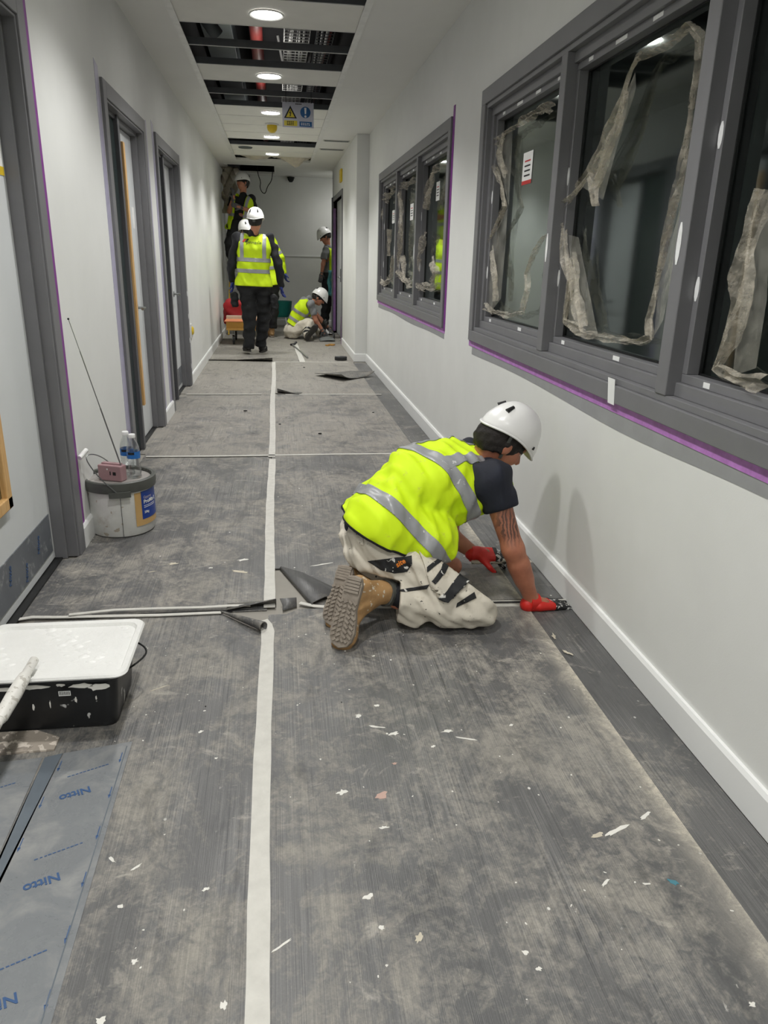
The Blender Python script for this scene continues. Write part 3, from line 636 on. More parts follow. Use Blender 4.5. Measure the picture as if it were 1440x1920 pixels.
# felt joint tapes
def strip(name, pts, wd, label, th=.003, lift=0., mat='felt_tape'):
    """flat ribbon along floor points"""
    P = [Vector((p[0], p[1], 0)) for p in pts]; m = MB(); vs = []
    for i, p in enumerate(P):
        d = (P[min(i+1, len(P)-1)]-P[max(i-1, 0)]).normalized(); nn = Vector((-d.y, d.x, 0)); ww = wd*(1+.06*math.sin(i*2.3))
        z = .0045+lift+(pts[i][2] if len(pts[i]) > 2 else 0)
        for s_ in (-1, 1):
            for zz in (0, th): vs.append(p+nn*(s_*ww/2)+Vector((0, 0, z+zz)))
    fs = []
    for i in range(len(P)-1):
        a, b = i*4, (i+1)*4
        fs += [(a+1, a+3, b+3, b+1), (a, b, b+2, a+2), (a, a+1, b+1, b), (a+2, b+2, b+3, a+3)]
    e = (len(P)-1)*4; fs += [(0, 2, 3, 1), (e, e+1, e+3, e+2)]
    m.add(vs, fs); return tag(m.build(name, mat), label, 'tape', 'cream felt joint strips')
strip('joint_tape', [(SEAM+.004*math.sin(y*3.), y) for y in np.arange(-1.5, 2.36, .16)]+[(SEAM+.003, 2.43), (SEAM-.004, 2.475, .004), (SEAM-.018, 2.50, .01)], .046, 'cream felt strip along the foreground centre seam')
strip('joint_tape', [(SEAM+.004*math.sin(y*2.6+1)+.003, y) for y in np.arange(2.63, 4.96, .14)], .044, 'cream felt strip on the centre seam left of the kneeling worker')
strip('joint_tape', [(SEAM+.004*math.sin(y*2.2+2), y) for y in np.arange(4.93, 9.74, .2)], .044, 'cream felt strip on the far stretch of the centre seam')
strip('joint_tape', [(S2-.004*(y-9.74)*5.5, y) for y in np.arange(9.76, 12.1, .3)], .07, 'cream felt strip beside the metal rod near the seated worker')
def xline(px):   # transverse strip through photograph pixels on the floor
    return [tuple(at_z(*p)) for p in px]
strip('joint_tape', [(x, 4.975+.006*math.sin(x*4)) for x in np.arange(XL+.02, .75, .12)]+[(1.12, 4.96)], .024, 'thin cream strip crossing the floor beyond the bucket and kneeling man')
strip('joint_tape', [(x, 7.37+.01*math.sin(x*3)) for x in np.arange(XL+.02, SEAM, .12)], .026, 'thin cream strip across the floor outside the farthest left door')
strip('joint_tape', [(x, 7.35+.008*math.sin(x*3)) for x in np.arange(SEAM+.12, 1.10, .12)], .026, 'thin cream strip across the floor left of the farther window')
strip('joint_tape', [(x, 9.74+.004*math.sin(x*5)) for x in np.arange(SEAM, 1.0, .12)], .028, 'thin cream strip crossing the floor in front of the tape measure')
strip('joint_tape', [p[:2] for p in xline([(130, 1158), (215, 1149), (300, 1146), (380, 1144), (430, 1141), (470, 1140)])], .016, 'cream strip on the far lip of the open joint beside the scuttle', lift=.006)
strip('joint_tape', [p[:2] for p in xline([(22, 1166), (60, 1160), (110, 1160), (200, 1158), (300, 1156), (415, 1151)])], .018, 'cream strip on the near lip of the open joint beside the scuttle')
strip('joint_tape', [p[:2] for p in xline([(562, 1133), (590, 1139), (620, 1141), (700, 1141), (800, 1139), (900, 1138), (1000, 1137), (1066, 1136)])], .020, 'cream strip running under the kneeling worker to his gloved hand')
strip('joint_tape', [p[:2] for p in xline([(905, 1130), (960, 1129), (1010, 1128), (1062, 1127)])], .007, 'narrow cream strip lip behind the kneeling worker hand')
tag(MB().prism([f2(905, 1133), f2(1066, 1130.5), f2(1066, 1128.5), f2(905, 1130.5)], .0045, .005).build('joint_gap', 'void_black'), 'dark open gap in the floor joint by the gloved hand', 'gap')
tag(MB().prism([f2(60, 1161), f2(300, 1149), f2(480, 1142), f2(500, 1141), f2(415, 1148), f2(300, 1153), f2(110, 1158)], -.0049, .0012).build('joint_gap', 'void_black'), 'dark open gap in the floor joint behind the paint scuttle', 'gap')

# dried paint: irregular splashes lying on their sheets
def blob(parent, c, rx, ry, ang, mat, seed, z=.0043, n=13, spiky=.45):
    rnd = random.Random(seed); pts = []
    for k_ in range(n):
        a = 2*math.pi*k_/n; s_ = 1-spiky+2*spiky*rnd.random(); u, v_ = rx*s_*math.cos(a), ry*s_*math.sin(a)
        pts.append((c[0]+u*math.cos(ang)-v_*math.sin(ang), c[1]+u*math.sin(ang)+v_*math.cos(ang)))
    o = MB().prism(pts, z-.0005, z+.0004).build('paint_splash', mat); adopt(parent, o)
for i, (px, py, rx, ry, an, mt) in enumerate([(715, 1494, .016, .011, .6, 'splash_pink'), (738, 1378, .014, .007, .3, 'splash_white'), (705, 1365, .02, .004, -.3, 'splash_white'), (838, 1373, .016, .006, .1, 'splash_white'), (880, 1388, .03, .004, -.35, 'splash_white'),
        (672, 1345, .008, .007, 0, 'splash_white'), (706, 1325, .007, .006, 0, 'splash_white'), (812, 1402, .009, .005, .5, 'splash_white'), (740, 1434, .006, .005, 0, 'splash_pink'), (642, 1488, .014, .009, .4, 'splash_white'),
        (1155, 1560, .035, .006, .45, 'splash_white'), (1210, 1532, .022, .005, .5, 'splash_white'), (1120, 1568, .016, .007, .2, 'splash_cream'), (958, 1362, .007, .005, 0, 'splash_white'),
        (1262, 1657, .012, .006, -.8, 'splash_teal'), (720, 1554, .01, .004, 0, 'splash_white'), (1135, 1658, .015, .004, .7, 'splash_white'), (690, 1685, .012, .006, .4, 'splash_white'), (715, 1742, .006, .006, 0, 'splash_white'),
        (985, 1790, .006, .006, 0, 'splash_white'), (1010, 1820, .005, .004, 0, 'splash_white'), (530, 1775, .022, .003, .6, 'splash_white'), (1038, 1195, .02, .006, 1.4, 'splash_cream'), (1062, 1225, .02, .007, -1.0, 'splash_cream'), (785, 1762, .012, .006, 1., 'splash_cream'), (1410, 1887, .006, .005, 0, 'splash_white'),
        (602, 1060, .045, .005, .35, 'splash_white'), (700, 1232, .006, .004, .3, 'splash_white'), (1213, 1660, .012, .003, -.2, 'splash_white')]):
    par = SH['R1'] if py < 1130 else SH['R0']
    blob(par, at_z(px, py), rx, ry, an, mt, i)
for i, (px, py, rx, ry, an, mt) in enumerate([(455, 1050, .022, .011, .5, 'splash_white'), (452, 1072, .035, .010, -.4, 'splash_cream'), (325, 1057, .018, .012, .2, 'splash_cream'), (395, 1065, .008, .005, .2, 'splash_white'), (285, 1072, .02, .003, .3, 'splash_cream'), (210, 1612, .012, .003, -.9, 'splash_white'), (255, 1627, .012, .003, .8, 'splash_white'), (387, 1667, .008, .004, .5, 'splash_white'), (376, 1372, .008, .004, .5, 'splash_white'), (405, 1422, .004, .003, 0, 'splash_white'), (384, 1333, .004, .003, 0, 'splash_white'), (225, 1700, .006, .005, 0, 'splash_white'), (252, 1803, .006, .005, 0, 'splash_white'), (188, 1915, .01, .008, 0, 'splash_white'), (420, 1885, .006, .008, 0, 'splash_white'), (300, 1290, .03, .002, .5, 'splash_cream')]):
    par = SH['L1'] if py < 1130 else SH['L0']
    blob(par, at_z(px, py), rx, ry, an, mt, 50+i, z=.0004)
for i in range(60):      # small flecks
    rnd = random.Random(900+i); x, y = rnd.uniform(.0, .93), rnd.uniform(.95, 2.5); blob(SH['R0'], (x, y), rnd.uniform(.001, .0035), rnd.uniform(.001, .003), rnd.random()*3, 'splash_white', 300+i, n=7)
for i in range(26):
    rnd = random.Random(1900+i); x, y = rnd.uniform(-.5, -.1), rnd.uniform(.95, 2.5); blob(SH['L0'], (x, y), rnd.uniform(.001, .0035), rnd.uniform(.001, .003), rnd.random()*3, 'splash_white', 400+i, z=.0004, n=7)
for i, (px, py, s_) in enumerate([(840, 715, .03), (830, 770, .03), (600, 815, .03), (525, 797, .02), (690, 665, .03), (460, 772, .03), (640, 1320, .004), (570, 690, .025), (700, 775, .02), (385, 1328, .006)]):
    p = at_z(px, py); m = MB().lathe([(.001, 0), (s_*.5, .002), (s_*.35, s_*.25), (.001, s_*.3)], 7, (p.x, p.y, .005)); m.v = [(v_[0]+(.2*s_)*math.sin(v_[1]*300), v_[1], v_[2]) for v_ in m.v]
    tag(m.build('debris_crumb', 'void_black'), ('dark debris crumb on the floor ' + ['by the far skirting right of the loose offcut', 'right of the seam below the farther window', 'just right of the centre strip', 'touching the right of the centre strip', 'beside the pier', 'outside the farthest left door', 'in the foreground right of the strip', 'just beyond the loose offcut', 'below the loose offcut', 'left of the foreground strip'][i]), 'debris', 'crumbs of debris on the floor')

# printed film sheets in the left foreground
t = NT('blue_film'); v = t.coord(); f = t.noise(v, 9, 6, .7, .5)
t.setc(t.mix(t.ramp(f, .48, .74), srgb(124, 127, 130), srgb(152, 152, 150)), t.ramp(f, .4, .7, .25, .5))
t.bump(t.noise(v, 12, 4), .15, .01)
plain('film_hem', (102, 110, 118), .25, var=.05)
def film(poly, label):
    o = MB().prism(poly, .0004, .0016).build('printed_film', 'blue_film', label=label, cat='plastic film', group='printed protective film sheets'); return o
TLa, TRa = Vector(f2(120, 1413)), Vector(f2(248, 1391)); BLa, BRa = Vector(f2(0, 1652)), Vector(f2(62, 1920)); BR2 = Vector(f2(100, 1905))
ext = lambda a, b, y: a+(b-a)*((y-a.y)/(b.y-a.y))
fa = film([tuple(TLa), tuple(ext(TLa, BLa, .6)), tuple(ext(TRa, BR2, .6)), tuple(TRa)], 'blue-grey printed film sheet lying right of the other by the scuttle')
TLb, TRb = Vector(f2(-60, 1440)), Vector(f2(80, 1421)); BRb = Vector(f2(0, 1600))
fb = film([(-.9, TRb.y-.02), (-.9, .9), tuple(ext(TRb, BRb, .9)-Vector((.002, 0))), tuple(TRb)], 'blue-grey printed film sheet at the left picture edge')
fc = film([tuple(Vector(f2(84, 1421))), tuple(ext(Vector(f2(84, 1421)), Vector(f2(6, 1600)), .9)), tuple(ext(TLa, BLa, .9)-Vector((.003, 0))), tuple(TLa-Vector((.003, 0)))], 'darker blue-grey film strip between the two printed sheets')
fc.data.materials[0] = MATS['film_hem']
u0, u1 = ext(TRa, BR2, .6), ext(TRa, BR2, TRa.y-.02)
adopt(fa, MB().prism([(u0.x-.022, .6), (u0.x-.0195, .6), (u1.x-.0095, u1.y), (u1.x-.012, u1.y)], .0016, .0022).build('hem_line', 'film_hem'))
dirx = (Vector((*f2(112, 1498), 0))-Vector((*f2(170, 1479), 0))).normalized()
for k_ in range(4):
    p = at_z(141, 1489)+Vector((0, -.283*k_, 0)); p.z = .0021
    adopt(fa, text_mesh('print', 'Nitto', .034, 'film_ink', frame_mat(p, dirx, (0, -1, 0)), depth=.0004, bold=True))
    p2 = at_z(165, 1446)+Vector((0, -.283*k_, 0)); p2.z = .0019
    print_line('small_print', .105, .003, 'film_ink', frame_mat(p2, dirx, (0, -1, 0)), fa, 11, k_)
for k_ in range(8):
    p = ext(TRa, BR2, 1.76-.14*k_); c = Vector((p.x-.018, p.y, .0019))
    adopt(fa, MB().add([c+Vector(d_) for d_ in ((-.0012, .02, 0), (.0012, .02, 0), (.0012, -.012, 0), (-.0012, -.012, 0), (-.004, -.010, 0), (.004, -.010, 0), (0, -.024, 0))], [(0, 1, 2, 3), (4, 5, 6)]).build('arrow_print', 'film_ink'))
    p = ext(TLa, BLa, 1.74-.14*k_); c = Vector((p.x+.006, p.y, .0019))
    adopt(fa, MB().add([c+Vector(d_) for d_ in ((-.0012, .02, 0), (.0012, .02, 0), (.0012, -.012, 0), (-.0012, -.012, 0), (-.004, -.010, 0), (.004, -.010, 0), (0, -.024, 0))], [(0, 1, 2, 3), (4, 5, 6)]).build('arrow_print', 'film_ink'))
for k_ in range(3):
    p = Vector((-.79, 1.60-.283*k_, .0021)); adopt(fb, text_mesh('print', 'Nitto', .034, 'film_ink', frame_mat(p, dirx, (0, -1, 0)), depth=.0004, bold=True))
    p = Vector((-.745, 1.66-.283*k_, .0019)); print_line('small_print', .105, .003, 'film_ink', frame_mat(p, dirx, (0, -1, 0)), fb, 11, k_)
# paint-caked mat offcut under the scuttle
pl = [f2(-40, 1420), f2(102, 1408), f2(112, 1385), f2(70, 1372), f2(-60, 1380)]
MB().prism(pl, .0004, .006).build('paint_caked_board', specked('caked_board', (168, 158, 146), (214, 204, 192), .55, 50, .9, smear=(120, 112, 104), smear_amt=.5, bump=.6), label='paint-caked scrap of board under the roller handle', cat='board')
# ================================================================ things in the corridor
# ---- torn polythene on the windows
def ribbon_film(name, paths, x, label, wd=.05, amp=.012, seed=0, mat='plastic_film', closed=False):
    """crumpled ribbons of film; paths hold photograph pixels (optionally with a width factor), lying in the plane at depth x"""
    rnd = random.Random(seed); vs, fs = [], []
    for path in paths:
        P = []
        for p in path: q = at_x(p[0], p[1], x); P.append((q, p[2] if len(p) > 2 else 1.))
        D = []
        for i in range(len(P)-1):
            n = max(2, int((P[i+1][0]-P[i][0]).length/.012))
            for k_ in range(n): t_ = k_/n; D.append((P[i][0].lerp(P[i+1][0], t_), P[i][1]*(1-t_)+P[i+1][1]*t_))
        D.append(P[-1]); M_ = 9; o = len(vs)
        for i, (p, wf) in enumerate(D):
            d = (D[min(i+2, len(D)-1)][0]-D[max(i-2, 0)][0]); d = d.normalized() if d.length > 0 else Vector((0, 0, 1)); nn = d.cross(Vector((1, 0, 0))).normalized()
            ww = wd*wf*(.85+.22*math.sin(i*.21+seed)+.14*math.sin(i*.53+seed*2)+.08*rnd.random())
            for j in range(M_):
                u = j/(M_-1)-.5
                vs.append(p+nn*(u*ww)+d*(rnd.uniform(-.002, .002))+Vector((amp*(math.sin(j*1.3+i*.13+seed)+.5*math.sin(i*.31+j*.9)+rnd.uniform(-.10, .10))-amp, 0, 0)))
        for i in range(len(D)-1):
            for j in range(M_-1): fs.append((o+i*M_+j, o+i*M_+j+1, o+(i+1)*M_+j+1, o+(i+1)*M_+j))
    m = MB(); m.v = [tuple(v_) for v_ in vs]; m.f = fs
    return m.build(name, mat, smooth=True, label=label, cat='plastic film', group='torn polythene left on the window panes')
FX = XR+.045
ribbon_film('torn_film', [[(1040, 205, .7), (1028, 200), (1001, 217, .8), (959, 244, .6), (930, 270), (925, 305, 1.2), (942, 340), (951, 387, .6), (935, 420, .6), (912, 468, .8), (908, 500, 1.4), (912, 533, 1.3), (906, 565, 1), (924, 583, .8), (957, 593, .6), (985, 583, .8), (992, 545, .8), (990, 515, .8), (1003, 480, .6), (1024, 444, .5)], [(948, 250, .5), (940, 290, 1.5), (950, 330, .8)], [(925, 470, 1.5), (932, 520, 1.8), (930, 565, 1.2)]], FX, 'torn milky film around the pane with the small white sticker', .05, .010, 1)
ribbon_film('torn_film', [[(1318, 110, .5), (1316, 70, .7), (1300, 50, .7), (1279, 70, .7), (1243, 90, .5), (1200, 110, .6), (1188, 135, .7), (1176, 180, 1.0), (1158, 226, 1.3), (1135, 280, 1.3), (1110, 325, 1.2), (1080, 365, .7), (1049, 395, .8), (1061, 430, .7), (1063, 470, .9), (1075, 525, 1.), (1070, 557, 1.), (1062, 603, .8), (1102, 627, .8), (1150, 634, .6), (1206, 642, .6), (1226, 633, .7), (1224, 597, .7), (1234, 557, .7), (1240, 517, .5), (1251, 460, .4), (1265, 400, .4), (1284, 334, .35), (1307, 180, .3), (1318, 110, .4)], [(1110, 330, .8), (1118, 355, 1.2), (1124, 385, .6)], [(1078, 480, 1.4), (1085, 560, 1.8), (1098, 615, 1.)], [(1180, 170, .6), (1165, 240, .8), (1140, 300, .9), (1120, 350, .8)]], FX, 'long torn milky film looping around the middle pane of the near window', .05, .011, 2)
ribbon_film('torn_film', [[(1436, 355, 1.2), (1424, 400, 1.5), (1408, 470, 1.6), (1400, 560, 1.6), (1375, 640, 1.4), (1350, 692, 1.), (1390, 712, .8), (1440, 722, .8)]], XR+.05, 'torn milky film on the nearest pane at the picture edge', .055, .012, 3)
def sheer(px, label, par_x=FX+.004):
    P = [at_x(p[0], p[1], par_x) for p in px]; c = sum(P, Vector())/len(P); m = MB(); m.v = [tuple(c)]; n = len(P); R_n = 6
    for k_ in range(1, R_n+1):
        for i, p in enumerate(P): q = c.lerp(p, k_/R_n); m.v.append((q.x+.006*math.sin(i*2.1+k_*1.3), q.y, q.z))
    m.f = [(0, 1+i, 1+(i+1) % n) for i in range(n)]+[(1+(k_-1)*n+i, 1+k_*n+i, 1+k_*n+(i+1) % n, 1+(k_-1)*n+(i+1) % n) for k_ in range(1, R_n) for i in range(n)]
    return m.build('film_sheet', 'film_sheer', smooth=True)
F1, F2, F3 = [o_ for o_ in col.objects if o_.name.startswith('torn_film')][:3]
adopt(F1, sheer([(959, 244), (960, 300), (957, 345), (952, 387), (944, 342), (926, 310), (928, 272)], ''), sheer([(912, 468), (940, 415), (953, 390), (945, 470), (940, 560), (925, 580), (908, 565), (908, 500)], ''))
adopt(F2, sheer([(1188, 135), (1194, 165), (1160, 270), (1128, 375), (1092, 350), (1135, 270), (1176, 180)], ''), sheer([(1063, 440), (1086, 445), (1105, 540), (1118, 628), (1066, 604), (1073, 525)], ''), sheer([(1265, 420), (1284, 334), (1262, 520), (1240, 600), (1228, 630), (1236, 540)], ''))
adopt(F3, sheer([(1440, 360), (1440, 560), (1420, 690), (1370, 705), (1385, 600), (1408, 470)], ''))
W2X = XR+.045
ribbon_film('torn_film', [[(742, 352, .8), (733, 368, 1), (718, 376, 1), (722, 395, .7), (720, 440, .7), (718, 490, 1), (716, 525, 1.3), (724, 533, .8), (737, 520, .8), (742, 480, .8)], [(733, 430, .8), (732, 480, .9)]], W2X, 'torn film on the farthest pane of the farther window', .09, .02, 4)
ribbon_film('torn_film', [[(782, 335, .6), (770, 346, .7), (754, 350, .7), (755, 378, .5), (756, 420, .5), (753, 470, .6), (748, 510, 1.), (760, 522, .8), (775, 535, .8)], [(758, 480, .8), (762, 520, 1)]], W2X, 'torn film on the middle pane of the farther window', .09, .02, 5)
ribbon_film('torn_film', [[(830, 310, .8), (818, 320, .8), (808, 360, .8), (803, 392, .5)], [(800, 440, 1.2), (790, 480, 1.6), (784, 530, 1.2), (790, 540, .7), (815, 535, .9), (822, 510, .9), (815, 490, 1.)]], W2X, 'torn film on the nearest pane of the farther window', .09, .02, 6)
def sticker(px0, py0, px1, py1, label, red=True):
    a, b = at_x(px0, py0, XR+.0795), at_x(px1, py1, XR+.0795)
    th = thing('pane_sticker', label, 'sticker', (a+b)/2)
    y0, y1, z0, z1 = min(a.y, b.y), max(a.y, b.y), min(a.z, b.z), max(a.z, b.z)
    adopt(th, MB().box(XR+.0775, XR+.0790, y0, y1, z0, z1).build('paper', 'paper_white'))
    if red: adopt(th, MB().box(XR+.077, XR+.0776, y0, y1, z0, z0+(z1-z0)*.12).build('red_band', 'paper_red'))
    for k_ in range(4): adopt(th, MB().box(XR+.077, XR+.0776, y0+(y1-y0)*.2, y1-(y1-y0)*.2, z0+(z1-z0)*(.25+.15*k_), z0+(z1-z0)*(.30+.15*k_)).build('print_line', 'paper_red' if k_ == 3 else 'ink_black'))
sticker(983, 288, 996, 343, 'white glazing sticker with red band on the near window')
sticker(736, 395, 740, 418, 'small white glazing sticker on the farthest pane', False)
sticker(770, 383, 775, 412, 'small white glazing sticker on the middle pane of the farther window', False)
sticker(819, 342, 824, 375, 'small white glazing sticker beside the torn film, farther window', False)
tag(MB().box(XR+.085, XR+.088, 8.0, 8.05, 1.2, 1.75).build('level_strip', 'paper_white'), 'pale upright strip behind the farthest window pane', 'strip')

# ---- hanging warning sign
a, b, c_ = at_y(529, 190, 7.9), at_y(588, 194, 7.9), at_y(530, 238, 7.9)
sx0, sx1, sz0, sz1 = a.x, b.x, c_.z, a.z-.002; sw, sh = sx1-sx0, sz1-sz0; sy = 7.9
sg = thing('warning_sign', 'hanging electrical warning sign with yellow triangle and blue disc', 'sign', ((sx0+sx1)/2, sy, sz0))
plain('sign_board', (198, 200, 212), .3, var=.04); plain('sign_yellow', (226, 208, 40), .4); plain('sign_blue', (24, 92, 150), .4)
SP = lambda u, v_, d=0: Vector((sx0+sw*u, sy-.003-d, sz0+sh*v_))
adopt(sg, MB().box(sx0, sx1, sy-.003, sy, sz0, sz1).build('board', 'sign_board'))
def flat(n, uv, mt, d): adopt(sg, MB().slab([SP(*p, d) for p in uv], (0, -1, 0), .0006).build(n, mt))
flat('triangle_border', [(.05, .36), (.46, .36), (.255, .86)], 'ink_black', .0); flat('triangle_field', [(.115, .40), (.395, .40), (.255, .745)], 'sign_yellow', .0007)
flat('lightning_bolt', [(.27, .70), (.205, .55), (.25, .565), (.235, .47), (.225, .475), (.245, .42), (.28, .485), (.262, .485), (.29, .60), (.25, .585), (.285, .70)], 'ink_black', .0014)
flat('disc', [(.735+.165*math.cos(t_), .615+.165*sw/sh*math.sin(t_)) for t_ in np.linspace(0, 2*math.pi, 33)[:-1]], 'sign_blue', .0)
flat('exclamation_mark', [(.70, .80), (.77, .80), (.755, .55), (.715, .55)], 'paper_white', .0007); flat('exclamation_dot', [(.735+.035*math.cos(t_), .455+.035*sw/sh*math.sin(t_)) for t_ in np.linspace(0, 2*math.pi, 17)[:-1]], 'paper_white', .0007)
flat('text_panel', [(.05, .06), (.47, .06), (.47, .27), (.05, .27)], 'sign_yellow', .0); flat('text_panel', [(.54, .05), (.94, .05), (.94, .25), (.54, .25)], 'sign_blue', .0)
SM = lambda u, v_: frame_mat(SP(u, v_, .0012), (1, 0, 0), (0, 0, 1))
for k_ in range(3): print_line('small_print', sw*.24, sh*.035, 'ink_black', SM(.26, .225-.06*k_), sg, 4, k_)
for k_ in range(2): print_line('small_print', sw*.30, sh*.03, 'paper_white', SM(.74, .18-.06*k_), sg, 5, 9+k_)
print_line('small_print', sw*.2, sh*.04, 'ink_black', SM(.52, .93), sg, 4, 20)
for u in (.12, .92): adopt(sg, MB().tube([SP(u, .97), SP(u, 1)+Vector((0, .002, .5))], .0022, 6).build('hanging_cord', 'cable_black'))

# ---- smoke detector with dust cap, small ceiling sensor, slot grilles
p = at_z(510, 233, ZC)
sd = thing('smoke_detector', 'ceiling smoke detector wearing a yellow dust cap', 'detector', (p.x, p.y, ZC))
adopt(sd, MB().lathe([(.001, -.012), (.075, -.012), (.08, 0)], 24, (p.x, p.y, ZC)).build('base', 'bar_white', smooth=True))
adopt(sd, MB().lathe([(.058, -.012), (.058, -.04), (.05, -.065), (.03, -.085), (.001, -.09)], 24, (p.x, p.y, ZC)).build('dust_cap', 'yellow_plastic', smooth=True))
p = at_z(460, 276, ZC); tag(MB().lathe([(.001, -.012), (.09, -.012), (.10, 0)], 24, (p.x, p.y, ZC)).build('ceiling_sensor', 'duct_grey', smooth=True), 'flat grey round sensor on the ceiling near the far end', 'sensor')
for px, py, lb in ((631, 264, 'nearer'), (622, 280, 'farther')):
    p = at_z(px, py, ZC); gr = thing('slot_grille', '%s of two slot grilles in the right ceiling margin' % lb, 'grille', (p.x, p.y, ZC), group='slot grilles')
    adopt(gr, MB().box(p.x-.17, p.x+.17, p.y-.06, p.y+.06, ZC-.006, ZC).build('grille_frame', plain('grille_grey_'+lb, (196, 196, 190), .5)))
    for k_ in range(3): adopt(gr, MB().box(p.x-.155, p.x+.155, p.y-.045+.034*k_, p.y-.03+.034*k_, ZC-.008, ZC-.0055).build('slot', 'duct_grey'))
# camera dome on end wall
p = at_y(545, 335, Y1); cdm = thing('dome_camera', 'small dark dome camera high on the end wall', 'camera', (p.x, Y1, p.z))
m = MB().lathe([(.001, -.07), (.03, -.065), (.055, -.03), (.06, 0), (.07, 0), (.07, .02), (.001, .02)], 20, (p.x, Y1-.075, p.z)); adopt(cdm, m.build('dome', 'void_black', smooth=True)); adopt(cdm, MB().box(p.x-.03, p.x+.03, Y1-.08, Y1, p.z+.015, p.z+.03).build('bracket', 'bar_white'))
# yellow boxes on walls
p = at_x(358, 620, XL); yb = thing('socket_box', 'yellow socket box on the left wall past the farthest door', 'socket', p)
m = MB().lathe([(.001, .03), (.03, .03), (.045, .018), (.045, 0)], 16); m.v = [(XL+v_[2], p.y+v_[0], p.z+v_[1]) for v_ in m.v]; adopt(yb, m.build('cover', 'yellow_plastic', smooth=True)); adopt(yb, MB().box(XL, XL+.012, p.y-.05, p.y+.05, p.z-.07, p.z+.07).build('back_plate', 'bar_white'))
p = at_x(641, 331, XP); tag(MB().box(XP-.03, XP, p.y-.12, p.y+.12, p.z-.08, p.z+.10).build('sounder', 'yellow_plastic', bevel=.01), 'yellow capped sounder above the far right door', 'sounder')
# wires hanging from the hatch
pts = [at_y(483, 318, 14.3)]+[at_y(*q_, 14.3) for q_ in [(483, 326), (489, 340), (487, 352), (492, 362), (498, 363), (501, 350), (509, 340), (511, 326), (511, 317)]]; pts[0].z = pts[-1].z = ZC+.10; pts[0].x = min(pts[0].x, HX1-.06); pts[-1].x = HX1-.02
tag(MB().tube(chaikin(pts, 3), .008, 6).build('hanging_wire', 'cable_black', smooth=True), 'thin dark wire loop hanging from the ceiling hatch', 'wire')
# polythene bulging from the last missing tile
m = MB(); N = 18; vs = []
for i in range(N+1):
    for j in range(N+1):
        u, v_ = i/N, j/N; x = TX0+.05+(TX1-TX0-.06)*u; y = 12.42+.5*v_
        s_ = max(0, math.sin(math.pi*v_)); sag = (.10*math.exp(-((u-.78)/.16)**2)+.05*math.exp(-((u-.25)/.18)**2))*s_
        vs.append((x, y, ZC+.06-sag*1.6+.012*math.sin(u*31+v_*9)+.008*math.sin(v_*40+u*13)))
m.v = vs; m.f = [(i*(N+1)+j, i*(N+1)+j+1, (i+1)*(N+1)+j+1, (i+1)*(N+1)+j) for i in range(N) for j in range(N)]
m.build('void_polythene', plain('poly_beige', (198, 190, 174), .35, var=.12), smooth=True, label='beige polythene sagging out of the last missing ceiling tile', cat='plastic sheet')

# ---- white mixing bucket with radio and bottles
bc = Vector((-.785, 3.60, .0045)); br = .158
bk = thing('mixing_bucket', 'white plastic mixing bucket with grey lid and blue label', 'bucket', bc)
specked('bucket_white', (226, 226, 222), (190, 180, 165), .66, 30, .4, smear=(206, 202, 194), bump=.05)
plain('lid_grey', (84, 86, 82), .45, var=.08); plain('lid_top', (150, 146, 142), .6, var=.1); plain('label_blue', (22, 62, 150), .35, var=.03); plain('label_tan', (206, 168, 110), .4, var=.03)
BH = .262
adopt(bk, MB().lathe([(.001, 0), (br*.93, 0), (br*.95, .006), (br*.985, BH-.04), (br*.985, BH-.01)], 48, bc).build('body', 'bucket_white', smooth=True))
R_ = br*1.06
adopt(bk, MB().lathe([(br*.99, BH-.042), (R_, BH-.04), (R_+.004, BH-.02), (R_+.002, BH+.008), (R_-.004, BH+.012), (R_-.016, BH+.010), (R_-.018, BH-.006), (.001, BH-.006)], 48, bc).build('lid', 'lid_grey', smooth=True))
adopt(bk, MB().lathe([(R_-.022, BH-.005), (.001, BH-.004)], 40, bc).build('lid_panel', 'lid_top'))
lid = [o for o in bk.children if o.name.startswith('lid')][0]
m = MB()
for k_ in range(40):
    a = 2*math.pi*k_/40; m.obox(bc+Vector(((R_-.016)*math.cos(a), (R_-.016)*math.sin(a), BH+.002)), Vector((.003*math.cos(a), .003*math.sin(a), 0)), Vector((-.003*math.sin(a), .003*math.cos(a), 0)), (0, 0, .006))
o = m.build('lid_ribs', 'lid_grey'); o.parent = lid; o.matrix_parent_inverse = lid.matrix_world.inverted()
def cyl_patch(c, r, a0, a1, z0, z1, th=.001, n=14):
    m = MB(); vs = []
    for i in range(n+1):
        a = a0+(a1-a0)*i/n
        for rr in (r, r+th):
            for z in (z0, z1): vs.append((c[0]+rr*math.cos(a), c[1]+rr*math.sin(a), c[2]+z))
    for i in range(n):
        a, b = i*4, (i+1)*4; m.f += [(a+2, b+2, b+3, a+3), (a, a+1, b+1, b), (a+1, a+3, b+3, b+1), (a, b, b+2, a+2)]
    m.f += [(0, 2, 3, 1), (n*4, n*4+1, n*4+3, n*4+2)]; m.v = vs; return m
va = math.atan2(-bc.y, -bc.x)      # direction of the viewer
A0, A1 = va+math.radians(22), va+math.radians(88)
adopt(bk, cyl_patch(bc, br*.985, A0, A1, .045, .212).build('label', 'label_tan', smooth=True))
lb_ = [o for o in bk.children if o.name.startswith('label')][0]
o = cyl_patch(bc, br*.985+.0012, A0+.22, A1, .075, .214).build('label_field', 'label_blue', smooth=True); adopt(lb_, o)
